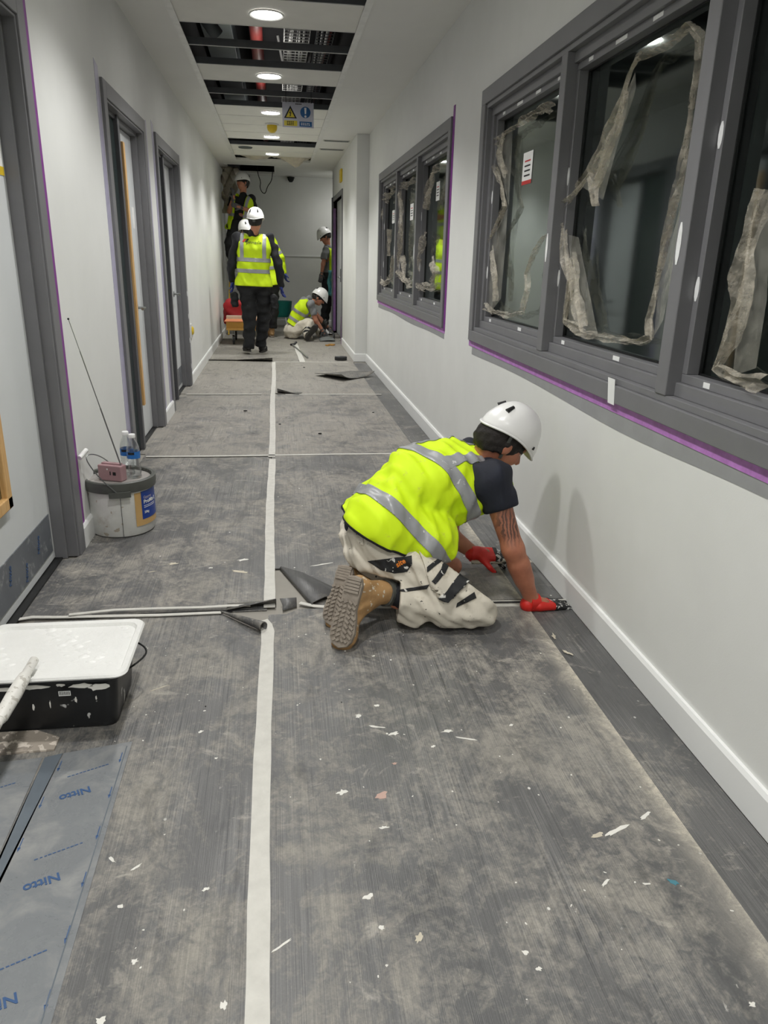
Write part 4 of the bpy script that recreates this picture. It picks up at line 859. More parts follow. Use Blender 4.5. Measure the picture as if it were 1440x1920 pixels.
def cyl_text(txt, size, ang0, z, r, mat, par):
    """lettering wrapped round the bucket, starting at angle ang0"""
    o = text_mesh('lettering', txt, size, mat, Matrix.Identity(4), depth=.0004, bold=True)
    xs = [v_.co.x for v_ in o.data.vertices]; x0 = min(xs)
    for v_ in o.data.vertices:
        a = ang0+(v_.co.x-x0)/r; rr = r+v_.co.z; v_.co = Vector((bc.x+rr*math.cos(a), bc.y+rr*math.sin(a), bc.z+z+v_.co.y))
    adopt(par, o)
rr_ = br*.985+.003
cyl_text('Gyproc', .019, A0+.30, .182, rr_, 'lilac_film', lb_); cyl_text('ProMix L', .026, A0+.30, .160, rr_, 'paper_white', lb_); [adopt(lb_, cyl_patch(bc, rr_-.001, A0+.30, A0+.30+.55, .139-.008*q_, .1415-.008*q_, .0006, 6).build('small_print', 'paper_white')) for q_ in (0, 1)]; cyl_text('20kg', .016, A0+.30, .108, rr_, 'paper_white', lb_)
sa = va-.03
adopt(bk, MB().box(0, 0, 0, 0, 0, 0).build('seam_tmp', 'gasket')); bpy.data.objects.remove([o for o in bk.children if o.name.startswith('seam_tmp')][0])
adopt(bk, cyl_patch(bc, br*.983, sa-.008, sa+.008, .004, BH-.045, .0016, 2).build('seam_line', 'lid_grey'))
adopt(bk, cyl_patch(bc, R_+.001, sa-.28, sa+.28, BH-.058, BH-.03, .01, 8).build('handle_lug', 'lid_grey'))
lug = bc+Vector((math.cos(sa)*(R_+.008), math.sin(sa)*(R_+.008), BH-.045)); gp = at_x(154, 851, XL+.02)
lug2 = bc+Vector((-math.cos(sa)*(R_+.004), -math.sin(sa)*(R_+.004), BH-.03))
adopt(bk, MB().tube(chaikin([lug, lug.lerp(gp, .5)+Vector((-.02, 0, -.005)), gp, gp.lerp(lug2, .5)+Vector((-.0, 0, .045)), lug2], 3), .0028, 7).build('bail_handle', 'steel', smooth=True))
adopt(bk, MB().tube([gp+Vector((-.006, -.03, -.012)), gp+Vector((.012, .03, .010))], [.011, .011], 10).build('handle_grip', 'paper_white', smooth=True))
# radio
plain('radio_rose', (166, 132, 136), .4, 0, var=.05); rc = bc+Vector((-.02, -.045, BH-.0035))
ra_ = thing('radio', 'small dusky pink portable radio with raised aerial on the bucket', 'radio', rc, math.radians(-22))
rm = MB().box(-.062, .062, -.024, .024, 0, .076).build('case', 'radio_rose', bevel=.004); rm.parent = ra_
for nm, bxs, mt in (('top_ridge', (-.055, .045, -.002, .022, .076, .082), 'radio_rose'), ('port', (.018, .034, -.0248, -.0238, .030, .046), 'ink_black'), ('switch', (.002, .007, -.0248, -.0238, .030, .048), 'ink_black'), ('sticker', (-.014, -.007, -.0246, -.0239, .054, .061), 'paper_white')):
    o = MB().box(*bxs).build(nm, mt, bevel=.001 if nm == 'top_ridge' else 0); o.parent = ra_
bpy.context.view_layer.update()
root = ra_.matrix_world @ Vector((.05, .0, .076)); tip = at_y(128, 598, 3.35); md_ = root.lerp(tip, .42)
adopt(ra_, MB().tube([root, md_, md_+Vector((0, 0, .0001)), root.lerp(tip, .8), root.lerp(tip, .801), tip], [.0032, .0032, .0022, .0022, .0014, .0014], 8).build('aerial', 'steel', smooth=True), MB().lathe([(.001, -.004), (.004, -.003), (.004, .003), (.001, .004)], 10, tip).build('aerial_tip', 'ink_black', smooth=True))
# bottles
t = NT('pet_clear'); tr = t.n('ShaderNodeBsdfTransparent'); tr.inputs[0].default_value = (.93, .95, .95, 1); gl = t.n('ShaderNodeBsdfGlossy'); gl.inputs['Roughness'].default_value = .08; lw = t.n('ShaderNodeLayerWeight'); lw.inputs[0].default_value = .35
mx = t.n('ShaderNodeMixShader'); t.l(t.ramp(lw.outputs['Facing'], 0, 1, .10, .75), mx.inputs[0]); t.l(tr.outputs[0], mx.inputs[1]); t.l(gl.outputs[0], mx.inputs[2]); t.l(mx.outputs[0], t.out.inputs[0])
plain('bottle_label', (40, 112, 190), .4, var=.1, scale=60); plain('cap_white', (240, 240, 240), .35)
def bottle(dx, dy, label):
    c = bc+Vector((dx, dy, BH-.003)); b_ = thing('water_bottle', label, 'bottle', c, group='water bottles on the bucket')
    pr = [(.001, .002), (.028, 0), (.031, .006)]+[(.031-.0022*(k_ % 2), .010+.0075*k_) for k_ in range(11)]+[(.031, .095), (.031, .135), (.029, .15), (.022, .172), (.0135, .188), (.013, .198)]
    adopt(b_, MB().lathe(pr, 28, c).build('body', 'pet_clear', smooth=True)); adopt(b_, MB().lathe([(.0316, .098), (.0316, .132)], 28, c).build('label', 'bottle_label', smooth=True))
    lb2 = [o for o in b_.children if o.name.startswith('label')][0]
    adopt(lb2, cyl_patch(c, .0316, va-.9, va+.1, .118, .130, .0006, 8).build('label_band', 'ink_black'))
    adopt(b_, MB().lathe([(.0155, .197), (.0160, .199), (.0160, .211), (.0145, .214), (.001, .214)], 20, c).build('cap', 'cap_white', smooth=True))
bottle(.035, .055, 'clear water bottle behind the radio, left one'); bottle(.077, -.005, 'clear water bottle beside the radio, right one')

# ---- paint scuttle with tray and roller
sx_, sy_ = -.66, 2.03
S0 = lambda x, y, z: Vector((x, y, z))
sct = thing('paint_scuttle', 'black paint scuttle topped with a white paint-filled roller tray', 'paint scuttle', (sx_, sy_, .0045))
specked('scuttle_black', (24, 25, 27), (196, 196, 194), .70, 26, .4, smear=(60, 61, 62), smear_amt=.66, bump=.1)
specked('tray_white', (233, 233, 230), (220, 219, 215), .80, 40, .4, bump=.8, var=.03)
def tapered(c, w0, d0, w1, d1, z0, z1, r=.03, n=6):
    rings = []
    for w_, d_, z in ((w0, d0, z0), (w1, d1, z1)):
        ring = []
        for cx, cy, a0 in ((w_-r, d_-r, 0), (-w_+r, d_-r, 90), (-w_+r, -d_+r, 180), (w_-r, -d_+r, 270)):
            for k_ in range(n+1): a = math.radians(a0+90*k_/n); ring.append(Vector((c[0]+cx+r*math.cos(a), c[1]+cy+r*math.sin(a), z)))
        rings.append(ring)
    return rings
def loft(rings, cap0=True, cap1=True):
    n = len(rings[0]); m = MB(); m.v = [tuple(p) for r in rings for p in r]
    m.f = [(i*n+k_, i*n+(k_+1) % n, (i+1)*n+(k_+1) % n, (i+1)*n+k_) for i in range(len(rings)-1) for k_ in range(n)]
    if cap0: m.f.append(tuple(range(n))[::-1])
    if cap1: m.f.append(tuple((len(rings)-1)*n+k_ for k_ in range(n)))
    return m
cS = (-.665, 2.035)
a = tapered(cS, .176, .128, .192, .145, .0045, .165); b = tapered(cS, .203, .155, .203, .155, .165, .178)
adopt(sct, loft([a[0], a[1], b[0], b[1]]).build('body', 'scuttle_black', smooth=True, bevel=.003))
zt = .185; cT = (-.665, 2.03); tw, td = .222, .168
def roundrect(w_, d_, z, r=.035): return tapered(cT, w_, d_, w_, d_, z, z, r)[0]
tray_tilt = 0
rg = [roundrect(tw, td, zt), roundrect(tw+.004, td+.004, zt+.006), roundrect(tw, td, zt+.012), roundrect(tw-.016, td-.016, zt+.010), roundrect(tw-.024, td-.022, zt-.004)]
tr_ = loft(rg, True, False).build('tray', 'tray_white', smooth=True); adopt(sct, tr_)
N = 46; m = MB(); vs = []
for i in range(N+1):
    for j in range(N+1):
        u, v_ = i/N*2-1, j/N*2-1; x = cT[0]+u*(tw-.02); y = cT[1]+v_*(td-.02)
        z = zt-.004+.0035*math.sin(u*23+math.sin(v_*9)*2)+.0025*math.sin(v_*31+u*7)+.004*math.sin(u*5+v_*3)-.010*max(0, -v_-.35)
        vs.append((x, y, z))
m.v = vs; m.f = [(i*(N+1)+j, (i+1)*(N+1)+j, (i+1)*(N+1)+j+1, i*(N+1)+j+1) for i in range(N) for j in range(N)]
o = m.build('wet_paint', 'tray_white', smooth=True); adopt(tr_, o)
# the tray leans a little to the viewer
adopt(sct, MB().tube(chaikin([(-.462, 2.11, .165), (-.43, 2.10, .150), (-.422, 2.08, .135), (-.45, 2.03, .128), (-.474, 1.99, .132)], 2), .003, 7).build('wire_handle', 'cable_black', smooth=True))
lbz = MB().box(-.628, -.596, 1.8785, 1.8792, .128, .143).build('barcode_label', 'paper_white'); adopt(sct, lbz)
mbc = MB()
for k_ in range(9): mbc.box(-.626+.0033*k_, -.6245+.0033*k_, 1.8778, 1.8784, .131, .142)
adopt(lbz, mbc.build('barcode', 'ink_black'))
for k_, (x, z0, w_, hh) in enumerate([(-.70, .095, .003, .02), (-.655, .10, .002, .025), (-.585, .112, .003, .02), (-.53, .115, .002, .014), (-.565, .158, .035, .014), (-.52, .150, .03, .022), (-.69, .160, .04, .012), (-.77, .157, .05, .014), (-.62, .163, .015, .009)]):
    yy = 1.8935-(z0-.0045)*.106 if z0 < .13 else 1.8798; rnd = random.Random(k_); pts = []
    for q_ in range(14): a = 2*math.pi*q_/14; pts.append((x+w_*math.cos(a)*(.7+.5*rnd.random()), yy-.0006, z0+hh*.5*math.sin(a)*(.6+.7*rnd.random())))
    adopt(sct, MB().slab(pts, (0, -1, 0), .0012).build('paint_drip', 'splash_white'))
# roller pole resting on the tray
specked('pole_white', (224, 222, 216), (188, 184, 176), .58, 60, .45, bump=.3)
p0 = at_y(64, 1238, 1.93); p1 = at_y(-10, 1365, 1.62)
p0.z = max(p0.z, .212)
rp = thing('paint_roller', 'paint-covered white roller handle leaning on the tray edge', 'paint roller', p1)
dv = (p1-p0)
adopt(rp, MB().tube([p0-dv*.02, p0, p0+dv*.25, p0+dv*.27, p0+dv*.35, p0+dv*.55, p0+dv*.85, p0+dv*.9], [.008, .0125, .0125, .016, .018, .0195, .0175, .014], 16).build('grip', 'pole_white', smooth=True))
adopt(rp, MB().tube([p0+dv*.88, p0+dv*1.9], .0125, 14).build('pole', 'pole_white', smooth=True))

# ---- far end: trolley, boxes, red bag, teal tub, rod, tape measure
tl = thing('trolley', 'low wooden flat trolley on castors behind the standing man', 'trolley', (-.55, 12.0, 0))
plain('trolley_ply', (196, 148, 74), .6, var=.1, scale=8); plain('rubber', (40, 40, 42), .6); plain('box_orange', (214, 134, 92), .6, var=.08); plain('box_side', (176, 128, 52), .6, var=.08)
adopt(tl, MB().box(-.78, -.20, 11.65, 12.5, .22, .25).build('deck', 'trolley_ply', bevel=.004))
for x in (-.68, -.26):
    for y in (11.75, 12.38):
        o = MB().tube([(x-.015, y, .075), (x+.015, y, .075)], .07, 16).build('castor', 'rubber', smooth=True); adopt(tl, o)
        o2 = MB().box(x-.022, x-.017, y-.02, y+.02, .075, .22).box(x+.017, x+.022, y-.02, y+.02, .075, .22).build('fork', 'steel'); adopt(o, o2)
bx1 = thing('carton', 'orange topped carton lying on the trolley', 'box', (-.55, 12.0, .25))
adopt(bx1, MB().box(-.78, -.32, 11.66, 12.2, .25, .345).build('sides', 'box_side', bevel=.003)); adopt(bx1, MB().box(-.805, -.315, 11.655, 12.205, .345, .356).build('lid', 'box_orange', bevel=.002)); adopt(bx1, MB().box(-.80, -.32, 12.08, 12.2, .356, .40).build('flap', 'splash_cream'))
# ================================================================ sculpting tools: distance fields polygonised into smooth meshes
F32 = np.float32
def V3(*a): return np.array(a[0] if len(a) == 1 else a, dtype=F32)
def nrm(v): v = np.array(v, dtype=float); return v/np.linalg.norm(v)
def cap(a, b, r0, r1=None):
    a, b = V3(tuple(a)), V3(tuple(b)); r1 = r0 if r1 is None else r1; ba = b-a; L = max(float(ba.dot(ba)), 1e-9)
    def f(P):
        t_ = np.clip(((P-a)@ba)/L, 0, 1); return np.linalg.norm(P-a-t_[:, None]*ba, axis=1)-(r0+(r1-r0)*t_)
    f.bb = (np.minimum(a-r0, b-r1), np.maximum(a+r0, b+r1)); f.bb = (np.minimum(f.bb[0], b-r1), np.maximum(f.bb[1], b+r1)); return f
def ell(c, ax, r):
    """ellipsoid: centre, three axes (rows), radii"""
    c = V3(tuple(c)); A = np.array(ax, dtype=F32); r = V3(tuple(r))
    def f(P):
        q = (P-c)@A.T; k0 = np.linalg.norm(q/r, axis=1); k1 = np.linalg.norm(q/(r*r), axis=1); return k0*(k0-1)/np.maximum(k1, 1e-6)
    m = float(max(r)); f.bb = (c-m, c+m); return f
def rbox(c, ax, h, rad):
    c = V3(tuple(c)); A = np.array(ax, dtype=F32); h = V3(tuple(h))
    def f(P):
        q = np.abs((P-c)@A.T)-h+rad; return np.linalg.norm(np.maximum(q, 0), axis=1)+np.minimum(q.max(1), 0)-rad
    m = float(np.linalg.norm(h)); f.bb = (c-m, c+m); return f
def half(co, no):
    co, no = V3(tuple(co)), V3(tuple(nrm(no)))
    def f(P): return (P-co)@no       # negative on the side away from no
    f.bb = None; return f
class Sd:
    """list of (op, primitive, blend)"""
    def __init__(s): s.ops = []; s.rip = None; s.infl = 0.
    def u(s, *pr, k=.03):
        for p in pr: s.ops.append(('u', p, k))
        return s
    def cut(s, *pr, k=.004):
        for p in pr: s.ops.append(('s', p, k))
        return s
    def keep(s, p, k=.004): s.ops.append(('i', p, k)); return s
    def __call__(s, P):
        d = np.full(len(P), 9., dtype=F32); infl_done = False
        for op, p, k in s.ops:
            if op != 'u' and not infl_done:
                if s.rip: d = d+s.rip(P)
                d = d-s.infl; infl_done = True
            v_ = p(P).astype(F32)
            if op == 'u': h = np.maximum(k-np.abs(d-v_), 0)/k; d = np.minimum(d, v_)-h*h*k*.25
            else:
                if op == 's': v_ = -v_
                h = np.maximum(k-np.abs(d-v_), 0)/k; d = np.maximum(d, v_)+h*h*k*.25
        if not infl_done:
            if s.rip: d = d+s.rip(P)
            d = d-s.infl
        return d
    def bounds(s, pad):
        bb = [p.bb for op, p, k in s.ops if op == 'u']; return np.min([b[0] for b in bb], 0)-pad-s.infl, np.max([b[1] for b in bb], 0)+pad+s.infl
def ripple(amp, freq, seed=0, n=7, stretch=(1, 1, 1)):
    """soft cloth folds"""
    r = np.random.RandomState(seed); K = (r.randn(n, 3)*freq*np.array(stretch)).astype(F32); ph = (r.rand(n)*6.28).astype(F32)
    def f(P):
        q = np.sin(P@K.T+ph); return (amp/np.sqrt(n)*1.4)*(q.sum(1)-.5*np.abs(q[:, :3]).sum(1)).astype(F32)
    return f
def sculpt(name, sd, h, mat, parent=None, smooth_it=1):
    lo, hi = sd.bounds(.05 if h > .0055 else .03); B = 4
    n = np.ceil((hi-lo)/(h*B)).astype(int); n = np.maximum(n, 2)
    cs = [lo[i]+(np.arange(n[i])+.5)*h*B for i in range(3)]
    G = np.stack(np.meshgrid(*cs, indexing='ij'), -1).reshape(-1, 3).astype(F32)
    dc = np.concatenate([sd(G[i:i+200000]) for i in range(0, len(G), 200000)])
    act = np.abs(dc) < h*B*1.25+.006
    full = np.repeat(np.repeat(np.repeat(dc.reshape(n), B, 0), B, 1), B, 2).astype(F32)
    idx = np.argwhere(act.reshape(n))
    o_ = np.stack(np.meshgrid(*[np.arange(B)]*3, indexing='ij'), -1).reshape(-1, 3)
    fi = (idx[:, None, :]*B+o_[None]).reshape(-1, 3)
    Pf = (lo+(fi+.5)*h).astype(F32)
    df = np.concatenate([sd(Pf[i:i+200000]) for i in range(0, len(Pf), 200000)]) if len(Pf) else np.zeros(0)
    full[fi[:, 0], fi[:, 1], fi[:, 2]] = df
    S = full < 0
    a = S[:-1, :-1, :-1].astype(np.int8); cnt = np.zeros_like(a)
    corners = [(i, j, k) for i in (0, 1) for j in (0, 1) for k in (0, 1)]
    sh = lambda A, c: A[c[0]:A.shape[0]-1+c[0], c[1]:A.shape[1]-1+c[1], c[2]:A.shape[2]-1+c[2]]
    for c in corners: cnt = cnt+sh(S, c)
    cell = (cnt > 0) & (cnt < 8); ci = np.argwhere(cell); vid = -np.ones(cell.shape, dtype=np.int64); vid[cell] = np.arange(len(ci))
    acc = np.zeros((len(ci), 3)); wn = np.zeros(len(ci))
    val = {c: full[ci[:, 0]+c[0], ci[:, 1]+c[1], ci[:, 2]+c[2]] for c in corners}
    for c in corners:
        for ax in range(3):
            if c[ax] == 0:
                c2 = list(c); c2[ax] = 1; c2 = tuple(c2); v0, v1 = val[c], val[c2]; x = (v0 < 0) != (v1 < 0)
                t_ = np.where(x, v0/np.where(x, v0-v1, 1), 0); p = np.array(c, float)[None]+np.zeros((len(ci), 3)); p[:, ax] += t_
                acc[x] += p[x]; wn[x] += 1
    verts = lo+(ci+acc/np.maximum(wn, 1)[:, None]+.5)*h
    quads = []
    for ax in range(3):
        b, c = (ax+1) % 3, (ax+2) % 3
        s0 = [slice(None)]*3; s1 = [slice(None)]*3; s0[ax] = slice(0, -1); s1[ax] = slice(1, None)
        E_ = S[tuple(s0)] != S[tuple(s1)]; e = np.argwhere(E_)
        e = e[(e[:, b] > 0) & (e[:, c] > 0) & (e[:, b] < vid.shape[b]) & (e[:, c] < vid.shape[c])]
        ins = S[e[:, 0], e[:, 1], e[:, 2]]
        def g(db, dc_): q = e.copy(); q[:, b] += db; q[:, c] += dc_; return vid[q[:, 0], q[:, 1], q[:, 2]]
        q = np.stack([g(-1, -1), g(0, -1), g(0, 0), g(-1, 0)], 1); q[~ins] = q[~ins][:, ::-1]; quads.append(q)
    q = np.concatenate(quads); q = q[(q >= 0).all(1)]
    me = bpy.data.meshes.new(name); me.vertices.add(len(verts)); me.vertices.foreach_set('co', verts.astype(F32).ravel())
    me.loops.add(len(q)*4); me.loops.foreach_set('vertex_index', q.ravel().astype(np.int32)); me.polygons.add(len(q))
    me.polygons.foreach_set('loop_start', np.arange(0, len(q)*4, 4, dtype=np.int32)); me.polygons.foreach_set('loop_total', np.full(len(q), 4, dtype=np.int32))
    me.polygons.foreach_set('use_smooth', np.ones(len(q), dtype=bool)); me.update(calc_edges=True); me.validate()
    me.materials.append(MATS[mat] if isinstance(mat, str) else mat)
    o = bpy.data.objects.new(name, me); col.objects.link(o)
    if smooth_it:
        bm = bmesh.new(); bm.from_mesh(me)
        for _ in range(smooth_it): bmesh.ops.smooth_vert(bm, verts=bm.verts, factor=.5, use_axis_x=True, use_axis_y=True, use_axis_z=True)
        bm.to_mesh(me); bm.free()
    if parent: adopt(parent, o)
    return o
def patch_of(src, planes, name, mat, parent, off=.003, facing=None, keep_near=None):
    """cut a clean-edged piece out of a surface (kept where every plane's (p-co).no < 0) and lift it off by off"""
    bm = bmesh.new(); bm.from_mesh(src.data); bm.normal_update()
    for co, no in planes:
        bmesh.ops.bisect_plane(bm, geom=bm.verts[:]+bm.edges[:]+bm.faces[:], plane_co=Vector(co), plane_no=Vector(no), clear_outer=True)
    bm.normal_update()
    if facing is not None:
        fv = Vector(facing); bmesh.ops.delete(bm, geom=[f for f in bm.faces if f.normal.dot(fv) < .05], context='FACES')
    if keep_near is not None:
        kn, kr = keep_near; bmesh.ops.delete(bm, geom=[f for f in bm.faces if (f.calc_center_median()-Vector(kn)).length > kr], context='FACES')
    if facing is not None and len(bm.faces):      # keep the largest island only
        seen = set(); best = []
        for f0 in bm.faces:
            if f0 in seen: continue
            st = [f0]; seen.add(f0); isl = []
            while st:
                f1 = st.pop(); isl.append(f1)
                for e_ in f1.edges:
                    for f2_ in e_.link_faces:
                        if f2_ not in seen: seen.add(f2_); st.append(f2_)
            if sum(f_.calc_area() for f_ in isl) > sum(f_.calc_area() for f_ in best): best = isl
        kb = set(best); bmesh.ops.delete(bm, geom=[f_ for f_ in bm.faces if f_ not in kb], context='FACES')
    bm.normal_update()
    for v_ in bm.verts: v_.co += v_.normal*off
    me = bpy.data.meshes.new(name); bm.to_mesh(me); bm.free()
    for p in me.polygons: p.use_smooth = True
    me.materials.append(MATS[mat] if isinstance(mat, str) else mat); o = bpy.data.objects.new(name, me); col.objects.link(o)
    md = o.modifiers.new('s', 'SOLIDIFY'); md.thickness = min(.006, off*.9); md.offset = -1
    if parent: adopt(parent, o)
    return o
def sight_planes(poly):
    """planes through the view point and the edges of a convex outline read off the photograph"""
    C_ = Vector(CAMP); d = [Vector(_ray(*p)) for p in poly]; cen = sum(d, Vector())/len(d); out = []
    for i in range(len(d)):
        no = d[i].cross(d[(i+1) % len(d)]).normalized()
        if no.dot(cen) > 0: no = -no
        out.append((C_, no))
    return out
def trace_patch(src, poly, name, mat, parent, off=.003, kr=.5):
    C_ = Vector(CAMP); d = sum((Vector(_ray(*p)).normalized() for p in poly), Vector()).normalized()
    from mathutils.bvhtree import BVHTree
    bm = bmesh.new(); bm.from_mesh(src.data); bv = BVHTree.FromBMesh(bm); bm.free(); hit = bv.ray_cast(C_, d)[0]
    if hit is None: return None
    return patch_of(src, sight_planes(poly), name, mat, parent, off, facing=-d, keep_near=(hit, kr))
def drape_text(src, txt, size, mat, origin, xa, ya, parent, off=.006, name='lettering', bold=True):
    """lettering pressed onto a surface: cast from a plane (origin, xa, ya) against its normal"""
    from mathutils.bvhtree import BVHTree
    bm = bmesh.new(); bm.from_mesh(src.data); bv = BVHTree.FromBMesh(bm); bm.free()
    o = text_mesh(name, txt, size, mat, Matrix.Identity(4), depth=.0003, bold=bold); M_ = frame_mat(origin, xa, ya); n = Vector((M_[0][2], M_[1][2], M_[2][2]))
    for v_ in o.data.vertices:
        p = M_ @ Vector((v_.co.x, v_.co.y, 0)); h_ = bv.ray_cast(p, -n)[0]; v_.co = (h_ if h_ is not None else p)+n*(off+v_.co.z)
    adopt(parent, o); return o

# ---------------------------------------------------------------- pieces of people
def frame3(F, U):
    F = nrm(F); U = np.array(U, float); U = nrm(U-F*U.dot(F)); R = np.cross(F, U); return F, U, R
def head_sd(c, F, U, sd, s=1.):
    """skull, jaw, nose, brow, ears, mouth; c is the middle of the head"""
    F, U, R = frame3(F, U); A = np.stack([F, R, U]); c = np.array(c, float); P = lambda f, r, u: c+s*(F*f+R*r+U*u)
    sd.u(ell(P(-.008, 0, .02), A, (.098*s, .077*s, .100*s)), k=.02)
    sd.u(ell(P(.022, 0, -.050), A, (.068*s, .058*s, .068*s)), k=.04)
    sd.u(ell(P(.060, 0, -.088), A, (.024*s, .028*s, .020*s)), k=.02)
    sd.u(cap(P(.086, 0, .012), P(.110, 0, -.030), .008*s, .014*s), k=.015)
    sd.u(cap(P(.078, -.035, .022), P(.078, .035, .022), .012*s), k=.02)
    for q in (-1, 1):
        sd.u(ell(P(.07, q*.036, -.03), A, (.018*s, .02*s, .018*s)), k=.02)
        sd.u(ell(P(-.005, q*.078, -.012), np.stack([F, U, R]), (.020*s, .032*s, .009*s)), k=.008)
        sd.cut(ell(P(.096, q*.032, .002), A, (.014*s, .016*s, .009*s)), k=.012)
    sd.cut(cap(P(.094, -.02, -.062), P(.094, .02, -.062), .004*s), k=.008)
    return A
def hair_sd(c, F, U, s=1., grow=.006):
    F, U, R = frame3(F, U); A = np.stack([F, R, U]); c = np.array(c, float); P = lambda f, r, u: c+s*(F*f+R*r+U*u)
    h = Sd().u(ell(P(-.008, 0, .022), A, (.098*s+grow, .077*s+grow, .100*s+grow)), ell(P(-.035, 0, -.02), A, (.070*s+grow, .070*s+grow, .075*s+grow)), k=.03)
    h.rip = ripple(.002, 120, 3)
    h.cut(half(P(.055, 0, 0), -F-.15*U), half(P(0, 0, -.092), U+.15*F))       # hairline at the brow and nape
    h.cut(cap(P(.09, 0, -.055), P(-.0, 0, -.075), .075*s), k=.01)
    return h
def glove(name, W, D, N, mat, parent, curl=.25, thumb=.5, s=1., h=.0045, spread=.0, side=1):
    """gloved hand: wrist W, finger direction D, back-of-hand normal N; palm, four unequal bent fingers, thumb at the side of the palm"""
    D, N, S = frame3(D, N); A = np.stack([D, S, N]); W = np.array(W, float); P = lambda d, q, n: W+s*(D*d+S*q*side+N*n)
    g = Sd().u(rbox(P(.052, 0, 0), A, (.050*s, .043*s, .0155*s), .0145*s), cap(P(-.025, 0, 0), P(.02, 0, 0), .031*s, .028*s), k=.02)
    for q, L in ((-.033, .062), (-.0115, .076), (.0105, .080), (.032, .070)):
        b = P(.095, q, 0); d = D+S*side*spread*q*18; p = b; ang = 0
        for k_, fr in enumerate((.46, .31, .26)):
            ang += curl*(1.0 if k_ else .7); dd = nrm(d*math.cos(ang)-N*math.sin(ang)); q2 = p+dd*L*fr*s; g.u(cap(p, q2, (.0105-.0008*k_)*s, (.0100-.0010*k_)*s), k=.006); p = q2
    b = P(.022, .036, -.006); d1 = nrm(D*.62+S*side*(.78)-N*thumb*.6); p = b+d1*.042*s; g.u(cap(b, p, .0145*s, .0115*s), k=.015); d2 = nrm(D*.85+S*side*.35-N*thumb); g.u(cap(p, p+d2*.034*s, .0112*s, .0095*s), k=.006)
    return sculpt(name, g, h, mat, parent, 1)
def helmet(parent, C, F, U, s=1., lean=0, mat='helmet_white', vent=True, knob=True, strap=True, band='ink_black'):
    """safety helmet: shell with rolled rim and short peak, headband, ratchet knob, chin strap, vents"""
    F, U, R = frame3(F, U); C = np.array(C, float); P = lambda f, r, u: Vector(C+s*(F*f+R*r+U*u)); NA, NE = 44, 14
    def surf(th, e, grow=0.):
        ct, st = math.cos(th), math.sin(th); pk = max(0, ct)**6*.022*max(0, 1-e*3.2); rimz = -.004+.014*math.cos(2*th)*-1*.6-.012*max(0, ct)**2-.018*max(0, -ct)**2
        ph = e*math.pi/2; k_ = math.cos(ph)**.82; z = rimz*(1-e)**1.5+.142*math.sin(ph)
        ridge = .0035*math.exp(-(st*k_/.22)**2)*min(1, e*3)+.003*math.exp(-((e-.17)/.05)**2)
        return P((.136+grow+pk+ridge)*ct*k_, (.112+grow+ridge)*st*k_, z+grow+ridge*.5)
    m = MB(); vs = [surf(2*math.pi*i/NA, j/NE) for j in range(NE) for i in range(NA)]+[surf(0, 1.)]
    m.v = [tuple(v_) for v_ in vs]; m.f = [(j*NA+i, j*NA+(i+1) % NA, (j+1)*NA+(i+1) % NA, (j+1)*NA+i) for j in range(NE-1) for i in range(NA)]+[((NE-1)*NA+i, (NE-1)*NA+(i+1) % NA, NE*NA) for i in range(NA)]
    sh = m.build('helmet', mat, smooth=False); sh.data.polygons.foreach_set('use_smooth', [True]*len(sh.data.polygons)); md = sh.modifiers.new('s', 'SOLIDIFY'); md.thickness = .004; md.offset = -1
    adopt(parent, sh)
    adopt(sh, MB().tube([surf(2*math.pi*i/NA, 0, .001) for i in range(NA+1)], .0045*s, 8, False).build('rim', mat, smooth=True))
    bnd = MB()
    ring = [P((.100)*math.cos(a), .082*math.sin(a), -.018-.012*(math.cos(a) < 0)*abs(math.cos(a))) for a in np.linspace(0, 2*math.pi, 33)]
    vs = []
    for p in ring: vs += [p+Vector(U)*.014*s, p-Vector(U)*.014*s]
    bnd.v = [tuple(v_) for v_ in vs]; bnd.f = [(2*i, 2*i+1, 2*i+3, 2*i+2) for i in range(32)]
    adopt(sh, bnd.build('headband', band, smooth=True, solid=.003))
    if knob: adopt(sh, MB().tube([P(-.098, 0, -.042), P(-.124, 0, -.046)], [.02*s, .018*s], 14).build('ratchet_knob', 'lid_grey', smooth=True))
    if strap:
        for q in (-1, 1): adopt(sh, MB().bar(P(-.035, q*.098, .0), P(.0, q*.072, -.10), .014*s, .002*s, Vector(R)).build('chin_strap', 'lid_grey'))
    if vent:
        for q in (-1, 1):
            a = math.pi-q*.55; c0 = surf(a, .36, .002); c1 = surf(a, .52, .002); adopt(sh, MB().tube([c0, c1], [.011*s, .007*s], 8).build('vent', 'ink_black', smooth=True))
            a = q*.9; adopt(sh, MB().tube([surf(a, .08, .001), surf(a+.02, .13, .001)], [.006*s, .004*s], 8).build('clip', 'ink_black', smooth=True))
    return sh
